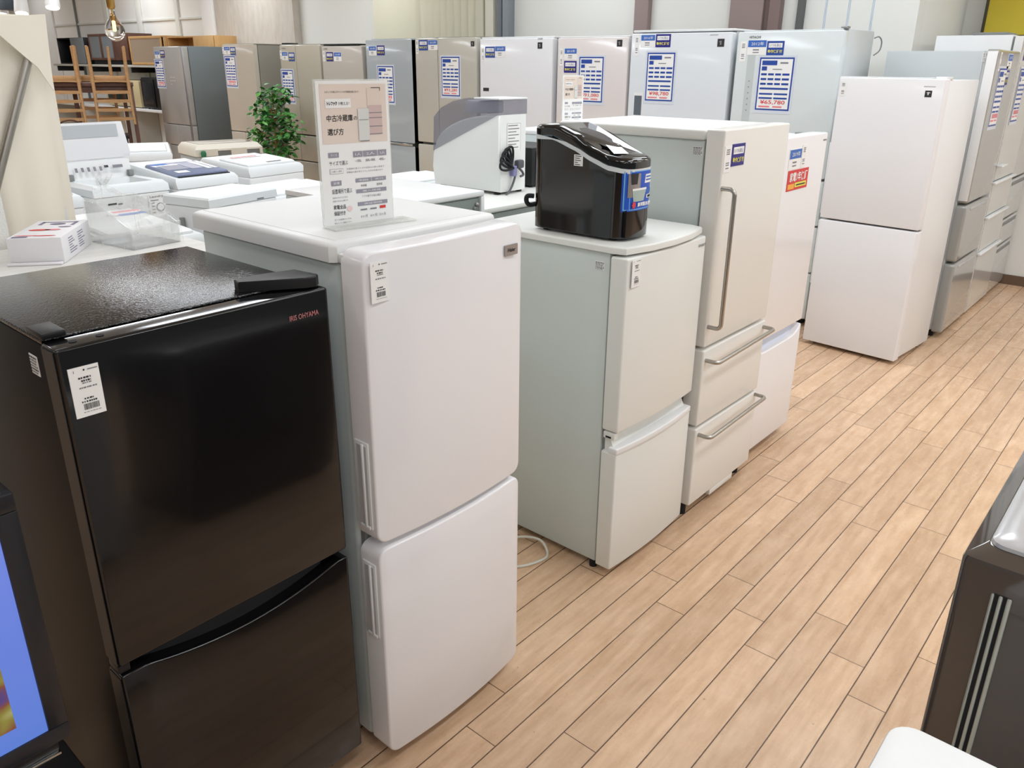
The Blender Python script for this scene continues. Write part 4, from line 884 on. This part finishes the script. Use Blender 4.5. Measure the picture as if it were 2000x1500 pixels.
b.box(th, w-th, 0, th, 0, hf, ACB); b.box(th, w-th, d-th, d, 0, hb, ACB); b.box(th, w-th, th, d-th, 0, th, ACB)
lab(b.build('bin', t), 'clear acrylic bin')
b = MB(); rnd = random.Random(8)     # film wrap: pulled tight round the bin, gathered in a knot above the tall end
base = [(-.004, -.006), (w*.33, -.010), (w*.66, -.008), (w+.004, -.006), (w+.008, d*.33), (w+.006, d*.66), (w+.004, d+.004), (w*.66, d+.008), (w*.33, d+.008), (-.004, d+.004), (-.010, d*.66), (-.008, d*.33)]
hz = lambda y: hf+(hb-hf)*max(0, min(1, y/(d*.72)))
rings = [[(x+rnd.uniform(-.002, .002), y+rnd.uniform(-.002, .002), .001) for x, y in base], [(x, y, hz(y)*.6) for x, y in base], [(x+rnd.uniform(-.003, .003), y+rnd.uniform(-.003, .003), hz(y)+.006) for x, y in base]]
c = Vector((.05, d*.92, hb+.02))
for k, (s, z) in enumerate(((.55, .012), (.22, .03), (.10, .045), (.24, .075), (.13, .10))):
    rings.append([(c.x+(x-c.x)*s+rnd.uniform(-.008, .008), c.y+(y-c.y)*s*.6+rnd.uniform(-.008, .008), hz(y)*(1-min(1, k*.5+.5))+(hb)*min(1, k*.5+.5)+z+rnd.uniform(-.01, .012)) for x, y in base])
b.loft(rings, FILM); lab(b.build('film_wrap', t, sharp=15), 'crinkled clear film')
b = MB(); Fq = FRONT(.075, .110, d-.006); b.rect(Fq, 0, 0, .03, .006, INK, 0, .0005); b.rect(Fq, .034, .003, .05, .008, INKG, 0, .0005); b.build('label_strip', t, recalc=False)

# ------------------------------------------------------------------ cream fabric hung on a frame, with its steel pole
FAB = mat('cream_canvas', (246, 239, 224), .9, bump=(900, .2, .0006))
t = thing('fabric_screen', 'cream canvas screen with a corner pocket over a slanting steel pole', 'fabric screen', (0, 1.9, 0))
b = MB(); nx, nz = 60, 26; v = []
for j in range(nz+1):
    s = j/nz; z = .55+1.172*s
    for i in range(nx+1):
        u = i/nx; x = -.35+u*1.42+ (.022*s)*u
        zt = z+ .012*(u-.8)*s
        v.append((x, (.016*math.sin(u*34)+.010*math.sin(u*71+1))*(1-.75*s)+.002*math.sin(z*9), zt))
b.faces(v, [(j*(nx+1)+i, j*(nx+1)+i+1, (j+1)*(nx+1)+i+1, (j+1)*(nx+1)+i) for j in range(nz) for i in range(nx)], FAB)
cl = b.build('cloth', t)
md = cl.modifiers.new('thickness', 'SOLIDIFY'); md.thickness = .003; md.offset = 1
b = MB()   # corner pocket: a doubled triangle of canvas
y = -.040
v = [(.80, y, 1.70), (1.084, y, 1.7265), (1.068, y, 1.50), (1.034, y, 1.57), (1.0, y, 1.604), (.945, y, 1.661), (.85, y, 1.69)]
b.faces(v+[(p[0], p[1]+.004, p[2]) for p in v], [tuple(range(7)), tuple(range(13, 6, -1))]+[(i, (i+1) % 7, 7+(i+1) % 7, 7+i) for i in range(7)], FAB); lab(b.build('corner_pocket', t), 'folded canvas corner')
b = MB(); b.tube([(1.036, -.018, 1.635), (.876, -.018, 1.269), (.44, -.018, .27), (.323, -.018, .0)], .0135, STEEL, 14); lab(b.build('pole', t), 'slanting brushed steel pole')
b = MB(); b.box(1.05, 1.068, .014, .032, 0, 1.70, WHITE, .003); b.box(-.35, -.33, .014, .032, 0, 1.70, WHITE, .003); b.build('frame', t)
PL = mat('rough_white_plaster', (234, 234, 230), .8, bump=(160, .5, .003))
b = MB(); b.box(.22, .822, 1.75, 1.80, 0, 2.2, PL); o = struct(b.build('trim_40'))

# ------------------------------------------------------------------ television at the lower left
t = thing('television', 'flat television with a blue screen in a thick black frame at the left edge', 'television', (-.47, .2, .40))
W, H = .765, .60; e = .030
b = MB(); b.box(0, W, .012, .06, .14, H, BLACKS, .004); b.build('housing', t)
b = MB()
for a in ((0, W, 0, .0115, .14, .14+e), (0, W, 0, .0115, H-e, H), (0, e, 0, .0115, .14+e, H-e), (W-e, W, 0, .0115, .14+e, H-e)): b.box(*a, mat('tv_frame_black', (36, 36, 40), .3), .003)
b.build('frame', t)
def screen_mat():
    m = bpy.data.materials.new('tv_screen'); m.use_nodes = True; nt = m.node_tree; L = nt.links.new; bs = nt.nodes['Principled BSDF']
    bs.inputs['Base Color'].default_value = (.02, .02, .03, 1); bs.inputs['Roughness'].default_value = .15
    tc = nt.nodes.new('ShaderNodeTexCoord'); sp = nt.nodes.new('ShaderNodeSeparateXYZ'); L(tc.outputs['Object'], sp.inputs[0])
    rp = nt.nodes.new('ShaderNodeValToRGB'); mr = nt.nodes.new('ShaderNodeMapRange'); mr.inputs[1].default_value = .17; mr.inputs[2].default_value = .57; L(sp.outputs[2], mr.inputs[0]); L(mr.outputs[0], rp.inputs[0])
    rp.color_ramp.elements[0].color = (lin(96), lin(138), lin(236), 1); rp.color_ramp.elements[1].color = (lin(128), lin(150), lin(250), 1)
    L(rp.outputs[0], bs.inputs['Emission Color']); bs.inputs['Emission Strength'].default_value = 1.05
    return m
b = MB(); b.box(e, W-e, .004, .0115, .14+e, H-e, screen_mat()); b.build('screen', t)
def pic_mat():
    m = bpy.data.materials.new('tv_picture'); m.use_nodes = True; nt = m.node_tree; L = nt.links.new; bs = nt.nodes['Principled BSDF']
    n = nt.nodes.new('ShaderNodeTexNoise'); n.inputs['Scale'].default_value = 16; n.inputs['Detail'].default_value = 1.5; tc = nt.nodes.new('ShaderNodeTexCoord'); L(tc.outputs['Object'], n.inputs['Vector'])
    rp = nt.nodes.new('ShaderNodeValToRGB'); L(n.outputs['Fac'], rp.inputs[0]); el = rp.color_ramp.elements
    el[0].position = .3; el[0].color = (lin(90), lin(70), lin(150), 1); el[1].position = .72; el[1].color = (lin(190), lin(196), lin(180), 1)
    for p, c in ((.42, (150, 80, 60)), (.52, (160, 150, 60)), (.6, (196, 190, 120))): q = el.new(p); q.color = (lin(c[0]), lin(c[1]), lin(c[2]), 1)
    L(rp.outputs[0], bs.inputs['Emission Color']); bs.inputs['Emission Strength'].default_value = .9; bs.inputs['Base Color'].default_value = (.02, .02, .02, 1)
    return m
b = MB(); b.box(.12, W-.0705, .0025, .0038, .207, H-.16, pic_mat()); lab(b.build('picture_area', t), 'colourful blurred picture on the screen')
b = MB(); b.box(.02, W-.02, .0, .05, .115, .1215, CHROME, .002); b.box(.02, W-.02, .006, .05, .1216, .1395, BLACKS, .002); lab(b.build('trim_strip', t), 'thin silver strip below the screen')
b = MB(); b.box(W/2-.03, W/2+.03, .02, .045, .012, .115, BLACKS, .003); b.box(W/2-.2, W/2+.2, -.06, .12, .0005, .012, BLACKS, .004); b.build('stand', t)
t = thing('tv_cabinet', 'low black cabinet under the television', 'cabinet', (-.52, .05, 0))
b = MB(); b.box(0, .84, 0, .38, .02, .40, BLACKS, .004); b.build('body', t)
for x in (.01, .425): b = MB(); b.box(x, x+.405, -.016, -.0005, .04, .38, BLACKD, .003); b.build('door', t)
b = MB(); b.box(.02, .82, .03, .36, 0, .0195, GAP); b.build('plinth', t)

# ------------------------------------------------------------------ appliances at the right edge of the aisle
BRW = mat('glossy_dark_brown', (74, 66, 60), .07, coat=.7); SVL = mat('silver_lid_paint', (196, 196, 198), .22, metal=.35, coat=.3)
t = thing('washer_dryer', 'glossy dark brown machine with a silver lid at the right edge', 'washing machine', (1.077, -1.50, 0))
W, D, H = .60, .617, 1.0
b = MB()
def rr(e, z, rad=.03):
    x0, x1, y0, y1 = e, W-e, e, D-e; p = []
    for cx_, cy_, a0 in ((x0+rad, y0+rad, 180), (x1-rad, y0+rad, 270), (x1-rad, y1-rad, 0), (x0+rad, y1-rad, 90)):
        for k in range(7): a = R(a0+15*k); p.append((cx_+rad*math.cos(a), cy_+rad*math.sin(a), z))
    return p
b.loft([rr(0, .03, .012), rr(0, .978, .012), rr(.002, .984, .012), rr(.022, .996, .02), rr(.024, .9965, .02)], BRW); b.build('body', t)
b = MB(); b.loft([rr(.024, .997, .02), rr(.025, 1.002, .02), rr(.032, 1.006, .02), rr(.05, 1.008, .02)], SVL); lab(b.build('lid', t), 'silver lid')
b = MB()
for y0, y1 in ((.549, .555), (.5595, .5645), (.5695, .5735)): b.box(-.005, .0, y0, y1, .05, .945, mat('pale_chrome_strip', (188, 192, 182), .25, metal=.5), .002)
b.box(-.002, .0, .555, .5695, .05, .945, GAP); lab(b.build('trim_strips', t), 'pale chrome strips')
b = MB(); b.box(.03, W-.05, .535, .545, 1.008, 1.011, GAP); b.box(.03, W-.05, .5455, .553, 1.008, 1.013, CHROME, .002); lab(b.build('hinge_strip', t), 'dark and chrome hinge strip')
b = MB()
for x in (.06, W-.06):
    for y in (.06, D-.06): b.lathe([(.025, 0), (.025, .03)], RUBBER, 12, (x, y, 0))
b.build('foot_pads', t)
t = thing('washing_machine', 'white appliance whose plain flat top shows at the bottom right', 'washing machine', (.26, -1.46, 0))
W, D = .558, .571
b = MB(); b.loft([rr(.004, .03, .035), rr(.004, .862, .035)], WHITE); b.build('body', t)
b = MB(); b.loft([rr(0, .8625, .028), rr(0, .896, .028), rr(.002, .901, .028), rr(.008, .9035, .026)], WTOP); b.build('lid', t)
b = MB()
for x in (.06, W-.06):
    for y in (.06, D-.06): b.lathe([(.025, 0), (.025, .03)], RUBBER, 12, (x, y, 0))
b.build('foot_pads', t)

# the pale power cord on the floor beside the compact fridge
b = MB(); b.tube([(1.60, .60, .005), (1.72, .60, .005), (1.80, .585, .006), (1.855, .545, .02), (1.875, .47, .03), (1.862, .425, .006), (1.82, .41, .005), (1.74, .44, .005), (1.66, .52, .005)], .0045, mat('pale_cord', (222, 220, 208), .5), 8, smooth=6)
tag(b.build('power_cord'), 'pale looped power cord on the floor beside the compact fridge', 'cord')

# ------------------------------------------------------------------ leafy plant in front of the champagne fridges
t = thing('potted_plant', 'leafy green potted plant in front of the champagne fridges', 'plant', (4.62, 6.1, 0))
b = MB(); b.lathe([(.11, 0), (.15, .26), (.155, .28), (.135, .28), (.13, .25), (.0, .25)], mat('white_pot', (220, 216, 206), .5), 24); b.build('pot', t)
b = MB(); b.lathe([(.0, .2505), (.129, .2505), (.125, .262), (.0, .268)], mat('soil', (64, 48, 38), .9), 20); b.build('soil', t)
TR = mat('ficus_trunk', (158, 118, 66), .8); b = MB(); rnd = random.Random(21); tips = []
b.tube([(0, 0, .25), (.01, .01, .6), (-.01, .0, .9), (.01, -.01, 1.15)], [.016, .013, .010, .006], TR)
b.tube([(.02, -.02, .25), (-.015, .01, .6), (.015, .02, .9), (.0, .05, 1.2)], [.013, .011, .009, .005], TR)
for k in range(22):
    z = .62+.62*k/22; a = k*2.4; L = .24*(1.15-.7*abs(k/22-.35)); s = Vector((0, 0, z)); e = s+Vector((math.cos(a)*L*.75, math.sin(a)*L, .10+rnd.uniform(-.05, .08)))
    b.tube([s, (s+e)/2+Vector((0, 0, .03)), e], [.005, .004, .002], TR, 5); tips += [(s+(e-s)*q) for q in (.45, .7, .9, 1.0)]
tips += [Vector((.02, .2, 1.28)), Vector((.0, .24, 1.30)), Vector((0, .22, 1.22)), Vector((0, -.0, 1.33)), Vector((0, -.06, 1.30))]
b.build('trunk', t)
GR1 = mat('leaf_green', (58, 122, 48), .35); GR2 = mat('leaf_light_green', (98, 158, 74), .35); GR3 = mat('leaf_dark_green', (34, 84, 40), .35)
b = MB()
for p in tips:
    for q in range(7):
        o = p+Vector((rnd.gauss(0, .035), rnd.gauss(0, .035), rnd.gauss(0, .035))); a = rnd.uniform(0, 6.28); tl = rnd.uniform(-.9, .3); l = rnd.uniform(.05, .08); wd = l*.36
        d = Vector((math.cos(a)*math.cos(tl), math.sin(a)*math.cos(tl), math.sin(tl))); sd = d.cross(Vector((0, 0, 1))).normalized(); n_ = sd.cross(d)
        b.faces([o, o+d*l*.35+sd*wd-n_*.004, o+d*l*.35+n_*.006, o+d*l*.35-sd*wd-n_*.004, o+d*l*.75+sd*wd*.7-n_*.006, o+d*l*.75+n_*.003, o+d*l*.75-sd*wd*.7-n_*.006, o+d*l-n_*.012], [(0, 2, 1), (0, 3, 2), (1, 2, 5, 4), (2, 3, 6, 5), (4, 5, 7), (5, 6, 7)], (GR1, GR2, GR3, GR1)[rnd.randrange(4)])
fo = b.build('foliage', t, recalc=False); fo['kind'] = 'stuff'

# ------------------------------------------------------------------ furniture corner at the upper left
OAK = mat('oak_wood', (182, 142, 98), .5, vary=(14, (164, 124, 82), (1, 1, 8))); OAKL = mat('light_oak', (206, 164, 108), .5, vary=(8, (194, 150, 96), (1, 6, 1)))
WAL = mat('walnut_wood', (108, 78, 66), .4, vary=(8, (92, 64, 54), (1, 6, 1)))
def chair(name, label, loc, rz, flip, seat_h=.42, group='stacked wooden chairs'):
    t = thing(name, label, 'chair', loc, group=group, rot=((math.pi, 0, rz) if flip else (0, 0, rz)))
    w, d = .42, .40
    b = MB(); rg = []
    for k in range(9):
        y = -.2+d*k/8; s = .012*math.sin(math.pi*k/8); rg.append([(-w/2+.004, y, seat_h-.028), (w/2-.004, y, seat_h-.028), (w/2, y, seat_h-.004-s), (w*.2, y, seat_h-.010-s), (-w*.2, y, seat_h-.010-s), (-w/2, y, seat_h-.004-s)])
    b.loft(rg, OAK); b.build('seat', t)
    b = MB()
    for y in (-.17, .17): b.box(-.17, .17, y-.01, y+.01, seat_h-.075, seat_h-.0285, OAK, .003)
    for x in (-.18, .18): b.box(x-.01, x+.01, -.155, .155, seat_h-.075, seat_h-.0285, OAK, .003)
    b.build('apron', t)
    for x in (-.185, .185):
        b = MB(); b.tube([(x*1.03, -.19, 0), (x, -.175, seat_h-.029)], [.013, .019], OAK, 10); b.build('leg', t)
        b = MB(); b.tube([(x*1.05, .22, 0), (x, .185, seat_h*.6), (x, .19, seat_h-.02), (x*1.0, .215, seat_h+.2), (x*1.04, .27, seat_h+.46)], [.013, .019, .02, .018, .014], OAK, 10); b.build('back_post', t)
    for k in range(4):
        z = seat_h+.10+.098*k; y = .20+.075*(z-seat_h)/.46; b = MB(); b.loft([[(-.18, y-.005, z-.016), (-.18, y+.006, z-.016), (-.18, y+.006, z+.016), (-.18, y-.005, z+.016)], [(0, y+.012, z-.02), (0, y+.022, z-.02), (0, y+.022, z+.02), (0, y+.012, z+.02)], [(.18, y-.005, z-.016), (.18, y+.006, z-.016), (.18, y+.006, z+.016), (.18, y-.005, z+.016)]], OAK); b.build('back_slat', t)
    return t
# a high table: the chairs lie on it upside down, their backs hanging in front
def high_table(label, loc, x0, x1, y0, y1):
    t = thing('display_table', label, 'table', loc, R(-23.5))
    b = MB(); b.box(x0, x1, y0, y1, 1.315, 1.358, WAL, .004); b.build('tabletop', t)
    b = MB(); b.box(x0+.06, x1-.06, y0+.04, y0+.06, 1.25, 1.3145, WAL, .002); b.box(x0+.06, x1-.06, y1-.06, y1-.04, 1.25, 1.3145, WAL, .002); b.build('apron', t)
    for x in (x0+.03, x1-.03):
        for y in (y0+.03, y1-.03): b = MB(); b.box(x-.02, x+.02, y-.02, y+.02, 0, 1.3145, WAL, .003); b.build('leg', t)
high_table('high brown table under the two front upside-down chairs', (3.72, 9.40, 0), -.12, .98, -.14, .165)
high_table('high brown table under the rear upside-down chair', (3.72, 9.40, 0), .30, .90, .31, .66)
ZC = 1.3585+.396
for (x, y), lb in (((4.40, 9.10), 'rightmost, beside the beige microwave'), ((3.93, 9.31), 'half hidden by the cream canvas'), ((4.42, 9.56), 'standing behind the other two')):
    chair('dining_chair', 'upside-down light oak ladder-back chair with legs in the air, ' + lb, (x, y, ZC), R(-23.5), True, .40)

GREYW = mat('shelf_grey', (196, 196, 190), .5)
t = thing('wall_shelf', 'pale wall shelf carrying the dark and oak cabinets', 'shelf', (5.55, 9.75, 0))
b = MB(); b.box(0, .445, 0, 4.0, 1.515, 1.545, GREYW, .003); b.build('board', t)
for y in (.1, 1.3, 2.6, 3.9): b = MB(); b.box(.02, .445, y-.015, y+.015, 1.44, 1.5145, GAP, .002); b.build('bracket', t)
t = thing('counter', 'white-topped counter along the wall carrying the microwaves', 'counter', (5.45, 9.9, 0))
b = MB(); b.box(0, .545, 0, 4.3, .93, .965, WHITE, .003); b.build('countertop', t)
for y in (.02, 1.4, 2.8, 4.25): b = MB(); b.box(.04, .54, y, y+.03, 0, .9295, GREYW, .003); b.build('side_panel', t)
def cab(name, label, cat, x, y0, y1, z0, z1, m, parts, d=.36, group=None):
    t = thing(name, label, cat, (x, y0, z0), 0, group); w = y1-y0; h = z1-z0; e = .018
    b = MB(); b.box(0, d, 0, e, 0, h, m, .002); b.box(0, d, w-e, w, 0, h, m, .002); b.box(0, d, e, w-e, 0, e, m, .002); b.box(0, d, e, w-e, h-e, h, m, .002); b.box(d-.012, d, e, w-e, e, h-e, m)
    for q in parts:
        if q[0] == 'div': b.box(.01, d-.013, q[1], q[1]+.015, e, h-e, m)
    b.build('carcass', t)
    for q in parts:
        if q[0] in ('glass_door', 'door'):
            mm = q[3]; g = MB()
            if q[0] == 'door': g.box(-.016, -.0005, q[1], q[2], .004, h-.004, mm, .002); g.build('door', t)
            else:
                f_ = .03
                for a in ((q[1], q[2], .004, .004+f_), (q[1], q[2], h-.004-f_, h-.004), (q[1], q[1]+f_, .004+f_, h-.004-f_), (q[2]-f_, q[2], .004+f_, h-.004-f_)): g.box(-.016, -.0005, a[0], a[1], a[2], a[3], m, .002)
                dd = g.build('door', t); g = MB(); g.box(-.010, -.006, q[1]+f_, q[2]-f_, .034, h-.034, mm); lab(g.build('pane', dd), 'glass pane')
    return t
GLS = mat('grey_pane', (128, 136, 142), .08, coat=.5); GLO = mat('beige_pane', (168, 150, 130), .08, coat=.4)
cab('wall_cabinet', 'black open cabinet on the wall shelf, leftmost of the row', 'cabinet', 5.58, 12.5, 13.52, 1.546, 1.93, BLACKS, [('div', .5), ('door', .02, .48, GLS)])
cab('wall_cabinet', 'walnut cabinet with grey glass doors on the wall shelf', 'cabinet', 5.58, 11.05, 12.36, 1.605, 1.97, WAL, [('glass_door', .45, .85, GLS), ('glass_door', .86, 1.26, GLS), ('door', .0, .44, WAL)])
b = MB(); b.box(5.6, 5.9, 11.1, 12.3, 1.5455, 1.6045, GAP); tag(b.build('riser_block'), 'dark riser under the walnut glass cabinet', 'riser')
cab('wall_cabinet', 'light oak cabinet with a glass front on the wall shelf', 'cabinet', 5.56, 9.97, 10.98, 1.546, 1.92, OAKL, [('glass_door', .05, .98, GLO)])
cab('wall_cabinet', 'light oak open cabinet above the smoked silver fridge', 'cabinet', 5.60, 8.75, 9.955, 1.605, 1.905, OAKL, [('div', .5), ('door', .02, .5, OAKL)], .30)
b = MB(); b.box(5.62, 5.9, 8.8, 9.74, 0, 1.6045, GREYW, .004); tag(b.build('side_unit'), 'grey unit behind the smoked silver fridge, under the oak cabinet', 'cabinet')
b = MB(); b.box(5.63, 5.66, 10.5, 10.54, 1.566, 1.64, PAPER, .002); tag(b.build('price_card'), 'small white card inside the glass-front oak cabinet', 'card')
def micro(label, y0, y1, h, m, mw, x=5.5):
    t = thing('microwave_oven', label, 'microwave', (x, y0, .9655)); w = y1-y0
    b = MB(); b.box(0, .40, 0, w, .012, h, m, .008); b.build('body', t)
    b = MB(); b.box(-.016, -.0005, w*.28, w-.01, .03, h-.02, m, .004); dd = b.build('door', t)
    b = MB(); b.box(-.019, -.0165, w*.34, w-.06, .07, h-.06, mw, .001); lab(b.build('window', dd), 'dark oven window')
    b = MB()
    for k in range(4): b.lathe([(.012, 0), (.012, .0125)], RUBBER, 8, (.04+.32*(k % 2), .05+(w-.1)*(k//2), 0))
    b.build('foot_pads', t); return t
micro('beige microwave oven on the white counter behind the chairs', 10.75, 11.8, .37, mat('cream_beige', (204, 190, 150), .4), mat('dark_green_window', (30, 42, 34), .15))
micro('black oven beside the beige microwave, next to the smoked silver fridge', 10.15, 10.66, .42, BLACKS, mat('dark_oven_glass', (40, 42, 46), .1))
# low bench with oddments, seen over the raised lid
t = thing('low_bench', 'dark low bench with a blue box on it, behind the raised washer lid', 'bench', (3.30, 8.62, 0), R(-23.5))
b = MB(); b.box(0, .92, 0, .35, .78, .82, BLACKS, .004); b.build('seat', t)
for x in (.04, .88): b = MB(); b.box(x-.02, x+.02, .03, .32, 0, .7795, BLACKS, .003); b.build('leg', t)
t = thing('storage_box', 'small blue box on the dark low bench', 'box', (3.88, 8.44, .8205), R(-23.5))
b = MB(); b.box(0, .20, 0, .16, 0, .085, INKN, .004); b.build('box', t)
b = MB(); b.box(-.004, .204, -.004, .164, .0855, .1, mat('violet_blue_lid', (84, 84, 160), .5), .004); b.build('lid', t)
t = thing('shoulder_bag', 'dark bag lying on the low bench beside the blue box', 'bag', (3.50, 8.62, .8205), R(-23.5))
b = MB(); rg = []
for k in range(9):
    x = .34*k/8; e = math.sin(math.pi*(k+.5)/9)**.5; rg.append([(x, .08+.07*e*math.cos(a)*(1 if a < math.pi else 1), max(.001, .055+.06*e*math.sin(a)+.012*math.sin(k*2.1))) for a in [2*math.pi*i/12 for i in range(12)]])
b.loft(rg, BLACKS); b.build('body', t)
b = MB(); b.tube([(.04, .08, .09), (.10, .06, .15), (.2, .06, .16), (.28, .07, .12)], .009, mat('brown_strap', (92, 62, 50), .6), 7, smooth=5); lab(b.build('strap', t), 'brown strap')

# pendant bulb
t = thing('pendant_lamp', 'clear globe bulb hanging from a brass socket at the upper left', 'lamp', (2.5, 4.55, 1.70))
BRS = mat('brass', (190, 150, 84), .3, metal=.9)
GB = mat('clear_glass_bulb', (255, 255, 255), .02, trans=1.0, ior=1.12)
b = MB(); b.lathe([(.0, .012), (.022, .015), (.042, .028), (.056, .052), (.06, .078), (.054, .105), (.038, .13), (.022, .152), (.016, .175), (.015, .20)], GB, 28); lab(b.build('globe_bulb', t), 'clear glass bulb')
b = MB(); b.lathe([(.012, .135), (.014, .14), (.014, .165), (.006, .17), (.004, .205)], BRS, 14); b.lathe([(.004, .07), (.010, .075), (.010, .128), (.004, .134)], mat('warm_filament', (255, 214, 150), .3, emit=2.5), 12); lab(b.build('filament', t), 'glowing filament')
b = MB(); b.lathe([(.017, .203), (.024, .215), (.026, .27), (.024, .32), (.010, .335)], BRS, 20); lab(b.build('socket', t), 'brass socket')
b = MB(); b.tube([(0, 0, .33), (0, 0, 1.2995)], .004, BLACKS, 8); b.build('flex', t)
# spotlights of the furniture corner
SPW = mat('lit_spot_face', (255, 250, 240), .3, emit=6)
for i, (x, y, z, lb) in enumerate(((3.0, 7.95, 2.065, 'white spotlight at the top left corner, leftmost'), (3.0, 7.45, 2.06, 'white spotlight at the top left, beside the dark fitting'), (3.0, 6.75, 2.085, 'white spotlight at the top left, above the canvas corner'))):
    t = thing('spotlight', lb, 'lamp', (x, y, z), R(60), 'white spotlights over the furniture corner')
    b = MB(); rg = []
    for r_, s in ((.03, .09), (.05, .07), (.06, -.06), (.056, -.075)): rg.append([(s*.35+r_*math.cos(a)*.94, r_*math.sin(a), s-r_*math.cos(a)*.33) for a in [2*math.pi*k/18 for k in range(18)]])
    b.loft(rg, WHITE); b.build('shade', t)
    b = MB(); b.loft([[(-.0285+.05*math.cos(a)*.94, .05*math.sin(a), -.0765-.05*math.cos(a)*.33) for a in [2*math.pi*k/18 for k in range(18)]], [(-.029+.05*math.cos(a)*.94, .05*math.sin(a), -.078-.05*math.cos(a)*.33) for a in [2*math.pi*k/18 for k in range(18)]]], SPW); b.build('lamp_face', t)
    b = MB(); b.tube([(.03, 0, .09), (.03, 0, 2.999-z)], .01, WHITE, 8); b.build('stem', t)

t = thing('light_fitting', 'dark square fitting between the spotlights at the top left corner', 'lamp', (3.0, 7.70, 2.02), 0)
b = MB(); b.box(-.07, .07, -.09, .09, 0, .14, mat('dark_slate_fitting', (62, 72, 82), .5), .008); b.build('housing', t)
b = MB(); b.tube([(0, 0, .1405), (0, 0, .979)], .012, BLACKS, 8); b.build('stem', t)
